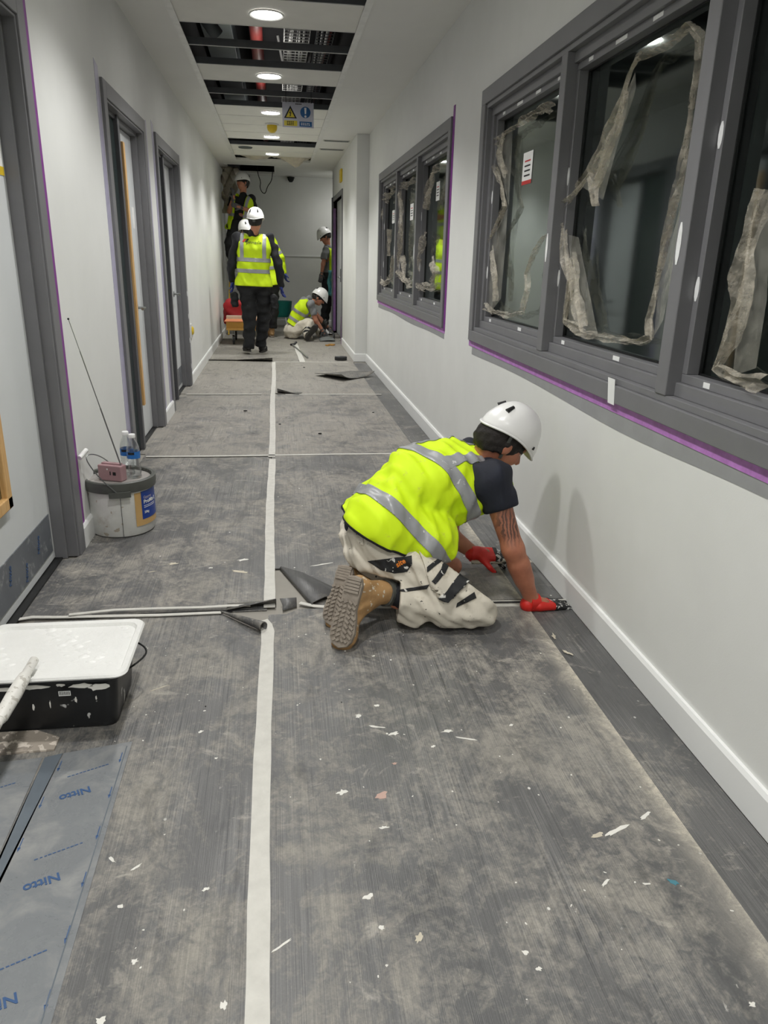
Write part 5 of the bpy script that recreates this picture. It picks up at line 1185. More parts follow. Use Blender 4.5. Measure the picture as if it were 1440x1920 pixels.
def boot(parent, heel, toe, n, ankle, mat, sole_mat, h=.006, cuff=None, lugs=True, s=1., name='boot'):
    """work boot: heel and toe on the sole, n points out of the sole, ankle = top of the shaft"""
    heel, toe, ankle = [np.array(tuple(v_), float) for v_ in (heel, toe, ankle)]; t_ = nrm(toe-heel); n = np.array(n, float); n = nrm(n-t_*n.dot(t_)); q = np.cross(t_, n); L = np.linalg.norm(toe-heel); A = np.stack([t_, q, n])
    P = lambda a, b, c: heel+t_*a*L+q*b+n*c
    u = Sd().u(ell(P(.78, .004, -.030), A, (.30*L, .048*s, .045*s)), ell(P(.32, 0, -.045), A, (.36*L, .040*s, .045*s)), cap(P(.17, 0, -.05), ankle, .038*s, .042*s), cap(P(.5, 0, -.045), (ankle+P(.35, 0, -.06))/2, .036*s, .036*s), k=.022)
    u.cut(half(P(0, 0, -.004), -n)); u.rip = ripple(.0016, 70, 5); u.cut(half(ankle, -(ankle-P(.2, 0, -.03))))
    bt = sculpt(name, u, h, mat, parent)
    out = [(-.02, .0), (-.0, .026), (.1, .036), (.28, .034), (.45, .033), (.62, .043), (.78, .048), (.9, .042), (.98, .028), (1.02, .0)]
    poly = [(a, b*s) for a, b in out]+[(a, -b*s*(.96)) for a, b in out[-2:0:-1]]
    rg = [[Vector(P(a, b, c)) for a, b in poly] for c in (-.014, .008)]; sl = loft([[p for p in rg[0]], [p for p in rg[1]]]).build('sole', sole_mat, bevel=.004); adopt(bt, sl)
    if lugs:
        m = MB(); N_, T_, Q_ = Vector(n), Vector(t_), Vector(q)
        for i in range(5): m.obox(Vector(P(.03+.045*i, 0, .011)), T_*.0045, Q_*.028*s, N_*.0035)
        for i in range(9):
            a = .36+.068*i; wv = .034*s if a < .55 else .042*s*(1 if a < .88 else .7)
            for sg in (-1, 1):
                for w0 in (.27, .74):
                    d1 = (T_*.55+Q_*sg*.85).normalized(); m.obox(Vector(P(a, 0, .011))+Q_*sg*wv*w0, d1*wv*.21, d1.cross(N_)*.0042, N_*.0035)
        adopt(bt, m.build('tread', sole_mat))
    if cuff: adopt(bt, MB().tube([Vector(ankle-nrm(ankle-P(.2, 0, -.03))*.02), Vector(ankle+nrm(ankle-P(.2, 0, -.03))*.016)], [.05*s, .048*s], 18).build('collar', cuff, smooth=True))
    return bt
t = NT('skin'); v = t.coord(); t.setc(t.mix(t.ramp(t.noise(v, 14, 4), .3, .7), srgb(176, 112, 88), srgb(202, 142, 114)), .5); t.b.inputs['Subsurface Weight'].default_value = .08; t.b.inputs['Subsurface Radius'].default_value = (.02, .008, .005)
plain('hair_dark', (26, 20, 17), .7, var=.3, scale=80, bump=.5, bscale=200)
plain('helmet_white', (238, 238, 236), .28, var=.012, scale=4)
t = NT('hivis'); v = t.coord(); t.setc(t.mix(t.ramp(t.noise(v, 8, 5, .7), .35, .72), srgb(214, 246, 10), srgb(196, 226, 20)), .75); t.bump(t.noise(v, 300, 2), .1, .001)
t = NT('hivis_dirty'); v = t.coord(); t.setc(t.mix(t.ramp(t.noise(v, 16, 6, .75), .58, .72), srgb(214, 246, 12), srgb(196, 206, 84)), .75); t.bump(t.noise(v, 300, 2), .1, .001)
specked('reflective', (150, 152, 154), (205, 206, 206), .68, 45, .35, smear=(188, 190, 192), smear_amt=.64, bump=.05)
plain('reflective_clean', (158, 160, 164), .35, var=.05)
plain('black_cloth', (20, 21, 27), .8, var=.2, scale=14, bump=.2); plain('navy_cloth', (22, 26, 40), .8, var=.25, scale=12, bump=.25); plain('grey_cloth', (128, 130, 132), .85, var=.12, scale=14, bump=.25)
specked('trouser_white', (214, 207, 192), (60, 58, 54), .70, 70, .8, smear=(188, 178, 160), smear_amt=.55, sscale=9, bump=.3)
specked('trouser_black', (28, 29, 31), (216, 214, 208), .64, 42, .7, bump=.2)
specked('trouser_dark', (17, 18, 21), (60, 60, 62), .70, 60, .8, bump=.25)
specked('boot_tan', (176, 138, 92), (206, 196, 178), .64, 55, .6, smear=(150, 118, 80), smear_amt=.52, sscale=14, bump=.25)
plain('boot_brown', (92, 70, 46), .6, var=.15); plain('boot_black', (30, 29, 28), .55, var=.2)
plain('sole_grey', (150, 140, 128), .7, var=.15, scale=30, bump=.2); plain('sole_dark', (52, 50, 46), .7, var=.2)
specked('glove_red', (206, 40, 32), (214, 206, 200), .70, 30, .5, bump=.3); specked('glove_black', (34, 34, 35), (206, 206, 204), .56, 48, .6, bump=.3)
plain('glove_grey', (92, 92, 94), .8, var=.2, scale=40); plain('glove_blue', (24, 42, 120), .6, var=.15, scale=30); plain('site_orange', (230, 130, 30), .5); plain('eye_white', (220, 216, 210), .2)
# ================================================================ the kneeling worker
def AY(px, py, y): return np.array(tuple(at_y(px, py, y)))
K = thing('person', 'kneeling worker in yellow hi-vis vest and white helmet by the right wall', 'person', (.55, 2.6, .0045))
Rhip, Lhip = AY(718, 1025, 2.56), AY(712, 1000, 2.76)
Rknee, Lknee = AY(882, 1152, 2.41), np.array((.70, 2.79, .085)); Rknee[2] = max(Rknee[2], .078)
Rank, Lank = AY(742, 1128, 2.44), np.array((.385, 2.72, .115))
Rsh, Lsh = AY(922, 900, 2.62), AY(885, 855, 2.97)
Relb, Rwri = AY(962, 1030, 2.53), AY(998, 1128, 2.535)
Lelb, Lwri = AY(838, 1000, 3.02), AY(890, 1038, 2.96)
rid = [AY(668, 955, 2.66), AY(703, 908, 2.70), AY(752, 868, 2.74), AY(808, 850, 2.77), AY(862, 848, 2.79), AY(900, 856, 2.80)]   # ridge of the back
dwn = [nrm((.45, 0, -.9)), nrm((.5, 0, -.85)), nrm((.45, 0, -.9)), nrm((.25, 0, -.95)), nrm((.05, 0, -1)), nrm((-.05, 0, -1))]
tr_r = [.118, .112, .115, .118, .105, .07]; tr_w = [.055, .06, .07, .085, .10, .11]
spine = [r+d*rr for r, d, rr in zip(rid, dwn, tr_r)]
LAT = nrm(Lsh-Rsh); LAT = nrm(LAT*np.array((.3, 1, .3)))
def torso(sd, k=.05, infl=0):
    for i in range(len(spine)-1):
        for q in (-1, 0, 1):
            a = spine[i]+LAT*q*tr_w[i]; b = spine[i+1]+LAT*q*tr_w[i+1]; e = .012*abs(q); sd.u(cap(a, b, tr_r[i]-e+infl, tr_r[i+1]-e+infl), k=k)
    return sd
neck0 = (Rsh+Lsh)/2+np.array((.0, -.02, .02)); rimc = AY(946, 822, 2.76); HF, HU, HR = frame3((.78, .10, -.60), (.6, 0, .8)); hc = rimc-HU*.012
# body
b = Sd(); torso(b, infl=-.045)
b.u(cap(neck0, hc-HU*.05-HF*.03, .056, .052), k=.03)
b.u(cap(Rsh, Relb, .052, .040), cap(Relb, Rwri, .043, .028), cap(Relb*.7+Rwri*.3, Relb*.45+Rwri*.55, .042, .036), k=.02)
b.u(cap(Rwri, Rwri+np.array((.05, 0, -.01)), .026, .022), k=.02)
b.u(cap(Lsh, Lelb, .05, .042), cap(Lelb, Lwri, .045, .028), cap(Lwri, Lwri+np.array((.05, 0, 0)), .026, .022), k=.02)
for h_, kn, an in ((Rhip, Rknee, Rank), (Lhip, Lknee, Lank)): b.u(cap(h_, kn, .06, .034), cap(kn, an, .034, .028), k=.03)
head_sd(hc, HF, HU, b)
t = NT('skin_tattoo'); v = t.coord(); sk = t.mix(t.ramp(t.noise(v, 14, 4), .3, .7), srgb(160, 98, 74), srgb(190, 126, 98))
mp = t.n('ShaderNodeVectorMath', operation='DISTANCE'); t.l(v, mp.inputs[0]); tc = (Rsh+Relb)/2*1.0; mp.inputs[1].default_value = tuple(AY(962, 985, 2.49))
wv = t.n('ShaderNodeTexWave'); wv.inputs['Scale'].default_value = 22; wv.inputs['Distortion'].default_value = 9; wv.inputs['Detail'].default_value = 3; t.l(v, wv.inputs[0])
tm = t.math('MULTIPLY', t.ramp(mp.outputs['Value'], .10, .055), t.ramp(wv.outputs['Fac'], .35, .6, .25, .8)); t.setc(t.mix(tm, sk, srgb(44, 40, 40)), .45)
body = sculpt('body', b, .0065, 'skin_tattoo', K)
hair = sculpt('hair', hair_sd(hc, HF, HU), .006, 'hair_dark', K)
bd = Sd().u(ell(hc+HF*.03-HU*.075, np.stack([HF, HR, HU]), (.062, .058, .045)), k=.02).cut(half(hc+HF*.02-HU*.055, HU*1.0-HF*.5)); bd.rip = ripple(.002, 120, 9)
sculpt('beard', bd, .006, 'hair_dark', K)
for q in (-1, 1): adopt(K, MB().lathe([(.0005, -.009)]+[(.009*math.cos(a), .009*math.sin(a)) for a in np.linspace(-1.4, 1.4, 8)]+[(.0005, .009)], 12, tuple(hc+HF*.080+HR*q*.032+HU*.002)).build('eye', 'eye_white', smooth=True))
# navy T-shirt
sh = Sd(); torso(sh, infl=-.03)
sE = Rsh*.62+Relb*.38; sL = Lsh*.5+Lelb*.5
sh.u(cap(Rsh+np.array((-.03, .04, -.02)), Rsh, .075, .070), cap(Rsh, sE, .070, .062), cap(Lsh, sL, .07, .058), cap(neck0-np.array((.04, 0, .01)), neck0+np.array((.01, 0, 0)), .062, .060), k=.04); sh.infl = .002; sh.rip = ripple(.006, 32, 11)
d_ = nrm(Relb-Rsh); sh.cut(rbox(sE+d_*.115, np.stack(frame3(d_, (0, 1, 0))), (.10, .09, .09), .006))
shirt = sculpt('t_shirt', sh, .007, 'navy_cloth', K)
# vest
vs = Sd(); torso(vs, infl=.016)
vs.u(cap(spine[1]+np.array((.06, -.07, -.06)), spine[3]+np.array((.0, -.05, -.06)), .075, .07), k=.06)
vs.u(cap(AY(700, 975, 2.58), AY(722, 985, 2.56), .110, .108), cap(AY(722, 985, 2.56), AY(800, 1010, 2.53), .108, .076), cap(AY(800, 1010, 2.53), AY(826, 1028, 2.53), .072, .045), cap(AY(770, 985, 2.56), AY(825, 990, 2.56), .08, .04), k=.05)
vs.u(cap(AY(700, 985, 2.78), AY(800, 1010, 2.80), .09, .06), k=.05)
_va, _vb = ripple(.009, 19, 4, stretch=(1.2, .6, .9)), ripple(.005, 42, 8, stretch=(1.3, .5, .5)); vs.rip = lambda P: _va(P)+_vb(P)
ax0 = nrm(spine[2]-spine[0])
hem_a, hem_b = AY(648, 964, 2.66), AY(838, 1068, 2.50); hemd = hem_b-hem_a; hn = nrm(np.cross(hemd, LAT));
if hn[2] > 0: hn = -hn
vs.keep(half(hem_a, hn))
for sh_, el_ in ((Rsh, Relb), (Lsh, Lelb)):
    o_ = LAT*(-1 if sh_ is Rsh else 1); vs.cut(cap(sh_+np.array((-.012, 0, -.012))-o_*.01, sh_+o_*.25+np.array((.01, 0, -.03)), .064, .085), k=.006); vs.cut(cap(sh_+np.array((.02, 0, -.02)), el_, .066, .07), k=.006)
vs.cut(cap(neck0+np.array((.045, 0, .035)), hc, .07, .085), k=.01)
vest = sculpt('hi_vis_vest', vs, .006, 'hivis_dirty', K, 1)

patch_of(vest, [(Vector(tuple(hem_a+hn*.002)), Vector(tuple(hn))), (Vector(tuple(hem_a-hn*.010)), -Vector(tuple(hn)))], 'hem_binding', 'black_cloth', vest, .002)
# reflective bands
def slab_planes(co, no, wd): no = Vector(nrm(no)); co = Vector(tuple(co)); return [(co+no*wd/2, no), (co-no*wd/2, -no)]
AX = nrm((.80, .40, .44)); LT2 = nrm(np.cross((0, 0, 1), AX))
b1, b2 = AY(683, 918, 2.68), AY(775, 838, 2.76)
patch_of(vest, slab_planes(b1, nrm((.72, .30, .62)), .050), 'reflective_band', 'reflective', vest, .004)
patch_of(vest, slab_planes(b2, AX, .050), 'reflective_band', 'reflective', vest, .004)
for q in (-1, 1):
    bc_ = spine[4]+LT2*q*.115; patch_of(vest, slab_planes(bc_, LT2, .05)+[(Vector(tuple(b2)), -Vector(tuple(AX)))], 'reflective_brace', 'reflective', vest, .0045)
# trousers
tr = Sd()
tr.u(cap(Rhip, Lhip, .104, .104), cap(Rhip+np.array((-.02, .02, .01)), Lhip+np.array((-.02, -.02, .01)), .108), cap(spine[0]+np.array((.02, -.03, -.03)), spine[0]+np.array((.02, .05, -.03)), .108), k=.06)
tr.u(cap(Rhip, Rknee+np.array((-.02, .02, .035)), .096, .072), k=.05); tr.u(cap(Rknee+np.array((.02, 0, .002)), Rknee*.6+Rank*.4+np.array((0, -.015, 0)), .072, .062), cap(Rknee*.6+Rank*.4+np.array((0, -.015, 0)), Rank+np.array((.02, -.005, 0)), .062, .060), k=.014)
tr.u(cap(Lhip, Lknee+np.array((-.02, 0, .03)), .098, .078), cap(Lknee, Lank, .072, .058), k=.035)
_ra, _rb = ripple(.008, 28, 21), ripple(.0045, 70, 22); tr.rip = lambda P: _ra(P)+_rb(P); tr.keep(half((0, 0, .009), (0, 0, -1)))
wa_n = nrm(spine[1]-spine[0]); tr.keep(half(spine[0]+wa_n*.05, wa_n))
for kn, an in ((Rknee, Rank), (Lknee, Lank)):
    d_ = nrm(an-kn); tr.cut(cap(an-d_*.03, an+d_*.1, .050, .055), k=.004); tr.cut(rbox(an+d_*.092, np.stack(frame3(d_, (0, 0, 1))), (.10, .09, .09), .01))
trou = sculpt('trousers', tr, .0065, 'trouser_white', K)
S_ = lambda poly, nm, mt, off: trace_patch(trou, poly, nm, mt, trou, off)
S_([(690, 1052), (772, 1042), (773, 1058), (763, 1072), (739, 1075), (713, 1068)], 'pocket_panel', 'trouser_black', .003)
S_([(784, 1034), (857, 1039), (877, 1063), (826, 1127), (812, 1105)], 'holster_pocket', 'trouser_white', .010)
S_([(871, 1065), (881, 1082), (878, 1094), (838, 1130), (824, 1123)], 'knee_panel', 'trouser_black', .0125)
S_([(799, 1065), (801, 1073), (825, 1056), (825, 1046)], 'dark_strip', 'trouser_black', .0125)
S_([(810, 1090), (816, 1096), (843, 1058), (837, 1050)], 'dark_strip', 'trouser_black', .0125)
S_([(786, 1080), (800, 1092), (806, 1088), (793, 1070)], 'dark_strip', 'trouser_black', .004)
S_([(793, 1190), (794, 1168), (830, 1171), (872, 1175), (878, 1188)], 'dark_strip', 'trouser_black', .003)
S_([(855, 1139), (893, 1121), (889, 1110), (857, 1131)], 'dark_strip', 'trouser_black', .003)
S_([(740, 1108), (805, 1096), (800, 1104), (760, 1110)], 'dark_strip', 'trouser_black', .003)
S_([(675, 1000), (681, 1000), (683, 1022), (677, 1021)], 'belt_loop', 'trouser_white', .006)
S_([(725, 998), (736, 999), (735, 1025), (724, 1024)], 'belt_loop', 'trouser_white', .006)
o0 = AY(754, 1062, 2.40); drape_text(trou, 'site', .026, 'site_orange', o0, (AY(773, 1055, 2.40)-o0), (AY(755, 1049, 2.40)-o0), trou, .005)
# dark shirt tail at the waist
# boots
ht, tt = AY(667, 1082, 2.36), np.array((.185, 2.275, .018))
boot(K, ht, tt, (-.45, -.78, .5), AY(728, 1112, 2.45), 'boot_tan', 'sole_grey', cuff='lid_grey')
ht2, tt2 = AY(650, 1062, 2.53), AY(622, 1172, 2.44); tt2[2] = max(tt2[2], .018)
boot(K, ht2, tt2, (-.45, -.78, .5), AY(715, 1090, 2.64), 'boot_tan', 'sole_grey', cuff='lid_grey')
adopt(K, MB().tube([Vector(tuple(AY(735, 1112, 2.45))), Vector(tuple(Rank+(Rknee-Rank)*.25))], [.044, .046], 16).build('sock', 'black_cloth', smooth=True))
# gloves
gR = glove('glove', Rwri+np.array((.005, 0, -.012)), (.97, .18, -.12), (0, .1, 1), 'glove_red', K, curl=.10, thumb=.1, side=-1)
gL = glove('glove', Lwri+np.array((.01, -.005, 0)), (1, .05, -.1), (0, -.3, 1), 'glove_red', K, curl=.75, thumb=.6, side=1)
for g_, w_, dd in ((gR, Rwri, nrm((.97, .18, -.12))), (gL, Lwri, nrm((1, .05, -.1)))):
    patch_of(g_, [(Vector(tuple(w_+dd*.085)), -Vector(tuple(dd)))], 'rubber_grip', 'glove_black', g_, .0012)
    adopt(g_, MB().tube([Vector(tuple(w_-dd*.02)), Vector(tuple(w_+dd*.022))], [.037, .034], 18).build('cuff', 'glove_red', smooth=True))
helmet(K, rimc+HU*.022+HF*.004, HF, HU, s=.93)
# the tool in his left hand
k0, k1, k2_ = AY(884, 1054, 2.93), AY(948, 1052, 2.93), AY(992, 1049, 2.95)
kn_ = thing('filling_knife', 'paint-splashed filling knife held in the kneeling worker far hand', 'tool', tuple(k1))
specked('tool_paint', (196, 190, 178), (90, 88, 84), .6, 40, .5)
adopt(kn_, MB().tube([Vector(tuple(k0)), Vector(tuple(k0*.5+k1*.5)), Vector(tuple(k1))], [.010, .013, .011], 10).build('handle', 'tool_paint', smooth=True)); dk = nrm(k2_-k1); ds = nrm(np.cross(dk, (0, 0, 1)))
adopt(kn_, MB().slab([tuple(k1-ds*.012), tuple(k1+ds*.012), tuple(k2_+ds*.04), tuple(k2_-ds*.04)], (0, 0, 1), .0025).build('blade', 'tool_paint'))
# ================================================================ the workers at the far end
def worker(label, J, F, HF, HU, shirt, trousers, boots, sole, gloves=None, sleeve='long', vest='closed', h=.011, hair=True, bands=(), brace=True, beard=False, lean=0, toes=None, jacket=False, sleeve_mat=None, skin='skin', tuck=.03, hel='helmet_white', wide=1., vest_len=None, knobs=True, leg=1., waistcut=True, open_w=.055):
    """J: dict of joints in world space (np arrays). F: way the chest faces"""
    K_ = thing('person', label, 'person', tuple((J['la']+J['ra'])/2*np.array((1, 1, 0))))
    hipc = (J['lh']+J['rh'])/2; shc = (J['ls']+J['rs'])/2; ax = nrm(shc-hipc); F = nrm(np.array(F, float)-ax*np.dot(F, ax)); LT = np.cross(F, ax)*-1; wst = hipc*.55+shc*.45-F*.01; chs = hipc*.25+shc*.75
    TP = [(hipc, .085*wide, .105), (wst, .080*wide, .098), (chs, .090*wide, .108), (shc-ax*.035, .120*wide, .066)]
    def trs(sd, e, i0=0):
        for i in range(i0, 3):
            for q in (-1, 0, 1): sd.u(cap(TP[i][0]+LT*q*TP[i][1], TP[i+1][0]+LT*q*TP[i+1][1], TP[i][2]+e-.008*abs(q), TP[i+1][2]+e-.008*abs(q)), k=.05)
    hc_ = J['head']; HF, HU, HR = frame3(HF, HU)
    b = Sd(); trs(b, -.03); b.u(cap(shc, hc_-HU*.05-HF*.02, .055, .052), k=.03)
    for s_, e_, w_ in (('ls', 'le', 'lw'), ('rs', 're', 'rw')): b.u(cap(J[s_], J[e_], .046, .038), cap(J[e_], J[w_], .040, .027), cap(J[w_], J[w_]+nrm(J[w_]-J[e_])*.05, .025, .022), k=.02)
    for h_, k_, a_ in (('lh', 'lk', 'la'), ('rh', 'rk', 'ra')): b.u(cap(J[h_], J[k_], .06, .04), cap(J[k_], J[a_], .04, .03), k=.03)
    head_sd(hc_, HF, HU, b); body_ = sculpt('body', b, h*.8, skin, K_)
    if hair: sculpt('hair', hair_sd(hc_, HF, HU), h*.7, 'hair_dark', K_)
    if beard:
        bd_ = Sd().u(ell(hc_+HF*.035-HU*.075, np.stack([HF, HR, HU]), (.060, .060, .050)), k=.02).cut(half(hc_+HF*.02-HU*.05, HU-HF*.4)); sculpt('beard', bd_, h*.7, 'hair_dark', K_)
    for q in (-1, 1): adopt(K_, MB().lathe([(.0005, -.009)]+[(.009*math.cos(a), .009*math.sin(a)) for a in np.linspace(-1.4, 1.4, 8)]+[(.0005, .009)], 10, tuple(hc_+HF*.080+HR*q*.032+HU*.002)).build('eye', 'eye_white', smooth=True))
    # upper garment
    u = Sd(); trs(u, -.02 if vest else 0.0); u.u(cap(shc-ax*.02, shc+ax*.05, .075, .064), k=.03)
    fr = 1.0 if sleeve == 'long' else .62
    for s_, e_, w_ in (('ls', 'le', 'lw'), ('rs', 're', 'rw')):
        S0_, E0_, W0_ = J[s_], J[e_], J[w_]; u.u(cap(S0_, S0_+(E0_-S0_)*fr, .058, .058 if fr < 1 else .055), k=.04)
        if sleeve == 'long': u.u(cap(E0_, E0_+(W0_-E0_)*.92, .056, .045), k=.03)
        u.ops.append(('u', cap(S0_-ax*.01, S0_-ax*.03, .060), .03))
    u.rip = ripple(.007, 26, 31+len(label)); u.keep(half(hipc-ax*.05, -ax))
    if sleeve == 'short':
        for s_, e_ in (('ls', 'le'), ('rs', 're')): d_ = nrm(J[e_]-J[s_]); u.cut(rbox(J[s_]+(J[e_]-J[s_])*fr+d_*.115, np.stack(frame3(d_, (.1, .9, .2))), (.10, .075, .075), .006))
    up = sculpt('jacket' if jacket else 'shirt', u, h, sleeve_mat or shirt, K_)
    # vest
    if vest:
        vv = Sd(); trs(vv, .022); vv.u(cap(J['lh'], J['rh'], .134), cap(J['lh']-ax*.06, J['rh']-ax*.06, .134), k=.05); vv.rip = ripple(.006, 22, 12)
        L0 = vest_len if vest_len is not None else -.09; vv.keep(half(hipc+ax*L0, -ax)); vv.cut(cap(shc+ax*.02, shc+ax*.2, .075, .09), k=.01)
        for s_, e_, q in (('ls', 'le', -1), ('rs', 're', 1)):
            o_ = nrm(J[s_]-shc); vv.cut(cap(J[s_]+o_*.03-ax*.02, J[s_]+o_*.3, .076, .11), cap(J[s_]+o_*.022-ax*.02, J[s_]*.3+J[e_]*.7+o_*.03, .070, .062), k=.006)
        if vest == 'open': vv.cut(rbox(wst+F*.13, np.stack([F, LT, ax]), (.11, open_w, .5), .02), k=.01)
        vo = sculpt('hi_vis_vest', vv, h*.8, 'hivis', K_)
        tl_ = np.linalg.norm(shc-hipc)
        for t0 in bands: patch_of(vo, [(Vector(tuple(hipc+ax*(tl_*t0+.025))), Vector(tuple(ax))), (Vector(tuple(hipc+ax*(tl_*t0-.025))), -Vector(tuple(ax)))], 'reflective_band', 'reflective_clean', vo, .004)
        if brace:
            tb = max(bands) if bands else .4
            for q in (-1, 1):
                c0 = shc+LT*q*.128*wide; patch_of(vo, [(Vector(tuple(c0+LT*.024)), Vector(tuple(LT))), (Vector(tuple(c0-LT*.024)), -Vector(tuple(LT))), (Vector(tuple(hipc+ax*(tl_*tb))), -Vector(tuple(ax)))], 'reflective_brace', 'reflective_clean', vo, .0042)
    else: vo = None
    # trousers
    tr_ = Sd(); tr_.u(cap(J['lh'], J['rh'], .112), cap(hipc, wst*.5+hipc*.5, .108, .104), k=.05)
    for h_, k_, a_ in (('lh', 'lk', 'la'), ('rh', 'rk', 'ra')): tr_.u(cap(J[h_], J[k_], .102*min(leg, 1.06), .078*leg), cap(J[k_], J[a_], .078*leg, .066*leg), k=.03)
    tr_.rip = ripple(.008, 26, 77); tr_.keep(half(wst*.45+hipc*.55, ax)) if waistcut else None; tr_.keep(half((0, 0, .012), (0, 0, -1)))
    for k_, a_ in (('lk', 'la'), ('rk', 'ra')):
        d_ = nrm(J[a_]-J[k_]); tr_.cut(rbox(J[a_]+d_*.13, np.stack(frame3(d_, (.1, .2, .9) if abs(d_[2]) < .7 else (.9, .1, 0))), (.10, .1, .1), .006))
    tro = sculpt('trousers', tr_, h, trousers, K_)
    # boots
    for a_, k_, t_ in (('la', 'lk', 'lt'), ('ra', 'rk', 'rt')):
        hl, to = J[t_]; sn = J.get(t_+'n', (0, 0, -1)); boot(K_, hl, to, sn, J[a_]+nrm(J[k_]-J[a_])*.03, boots, sole, h=h*.8, lugs=J.get(t_+'lug', False), s=1.05)
    # gloves
    if gloves:
        for w_, e_, sd_ in (('lw', 'le', 1), ('rw', 're', -1)):
            d_ = J.get(w_+'d', nrm(J[w_]-J[e_])); glove('glove', J[w_], d_, J.get(w_+'n', -LT*sd_ if abs(np.dot(d_, F)) < .9 else ax), gloves, K_, curl=J.get('curl', .45), thumb=.4, s=1., h=.007, side=sd_)
    hl_ = helmet(K_, hc_+HU*.028, HF, HU, s=1.0, mat=hel, knob=knobs)
    return K_, vo, up, tro, (hipc, shc, ax, F, LT)
def joints(y, d):
    """pixels (px, py, offset in depth) at depth y -> world joints"""
    return {k_: AY(v_[0], v_[1], y+(v_[2] if len(v_) > 2 else 0)) for k_, v_ in d.items()}

# ---- man walking away in the printed vest
J = joints(10.62, dict(head=(479, 414, .0), ls=(446, 445), rs=(505, 446), le=(433, 493, -.02), re=(522, 495, -.02), lw=(436, 527, .06), rw=(527, 536, .06), lh=(460, 532), rh=(492, 532), lk=(468, 592, .0), rk=(494, 594, .12), la=(467, 650, -.06), ra=(489, 646, .15)))
J['lt'] = ((-.41, 10.50, .05), (-.46, 10.76, .03)); J['ltn'] = (0, -.25, -1); J['rt'] = ((-.25, 10.76, .012), (-.20, 11.04, .012))
k2, v2, u2, t2, fr2 = worker('man seen from behind in printed yellow vest and dark work trousers', J, (.05, 1, 0), (.15, 1, -.12), (0, .1, 1), 'black_cloth', 'trouser_dark', 'boot_black', 'sole_dark', 'glove_blue', bands=(.28, .52), wide=1.14, vest_len=-.03, leg=1.14)
hipc, shc, ax, F_, LT = fr2
o0 = AY(478, 453, 10.25); xa = AY(500, 454, 10.25)-AY(460, 452, 10.25)
drape_text(v2, 'pinnacle', .062, 'ink_black', AY(475, 454, 10.25), xa, (0, 0, 1), v2, .006, bold=False)
for i, dx in enumerate((0, 5)):
    lg = trace_patch(v2, [(454+dx, 454), (458+dx, 454), (462+dx, 448), (458+dx, 448)], 'logo_mark', 'paper_red' if i == 0 else 'ink_black', v2, .005)
# pouch pockets at the hips
for px, py in ((440, 562), (514, 566)):
    c = AY(px, py, 10.6); ph = Sd().u(rbox(c, np.eye(3), (.045, .07, .095), .03), k=.02); ph.rip = ripple(.006, 40, 5); sculpt('holster_pocket', ph, .012, 'trouser_dark', t2)

# ---- his colleague half hidden in front of him
J = joints(12.9, dict(head=(462, 432), ls=(468, 455), rs=(509, 449), le=(462, 490), re=(526, 482), lw=(462, 518, .1), rw=(533, 512, .05), lh=(486, 525), rh=(512, 525), lk=(488, 572, .02), rk=(513, 572), la=(488, 612), ra=(511, 612)))
J['lt'] = ((J['la'][0], 12.86, .012), (J['la'][0]-.02, 13.14, .012)); J['rt'] = ((J['ra'][0], 12.86, .012), (J['ra'][0]-.09, 13.12, .012))
k3, v3, u3, t3, fr3 = worker('worker in long-sleeved yellow jacket mostly hidden behind the printed vest', J, (-.3, .95, 0), (-.6, .8, -.1), (-.25, 0, 1), 'hivis', 'trouser_dark', 'boot_tan', 'sole_grey', 'glove_blue', bands=(.3, .6), wide=1.05, jacket=True, sleeve_mat='hivis', h=.013)
for f_ in (.45, .78): patch_of(u3, [(Vector(tuple(J['rs']+(J['re']-J['rs'])*f_+nrm(J['re']-J['rs'])*.025)), Vector(tuple(nrm(J['re']-J['rs'])))), (Vector(tuple(J['rs']+(J['re']-J['rs'])*f_-nrm(J['re']-J['rs'])*.025)), -Vector(tuple(nrm(J['re']-J['rs']))))], 'sleeve_band', 'reflective_clean', u3, .004, keep_near=(tuple(J['rs']+(J['re']-J['rs'])*f_), .13))

# ---- man on the stepladder
J = joints(13.75, dict(head=(455, 342), ls=(472, 372), rs=(438, 371), le=(478, 398, -.08), re=(430, 396, -.05), lw=(450, 389, -.26), rw=(437, 372, -.26), lh=(457, 424), rh=(440, 424), lk=(456, 462, -.1), rk=(431, 458, -.12), la=(456, 500), ra=(436, 500)))
J['lt'] = (J['la']+np.array((0, .06, -.07)), J['la']+np.array((-.02, -.19, -.07))); J['rt'] = (J['ra']+np.array((0, .06, -.07)), J['ra']+np.array((-.05, -.19, -.07)))
J['rwd'] = nrm((.1, -.3, .9)); J['lwd'] = nrm((-.9, -.2, .3))
k4, v4, u4, t4, fr4 = worker('man in dark clothes and open vest standing on the stepladder', J, (-.35, -1, 0), (-.75, -.6, .1), (-.1, 0, 1), 'black_cloth', 'trouser_dark', 'boot_brown', 'sole_dark', 'glove_grey', sleeve='short', vest='open', bands=(.35,), h=.013, knobs=False, open_w=.085)
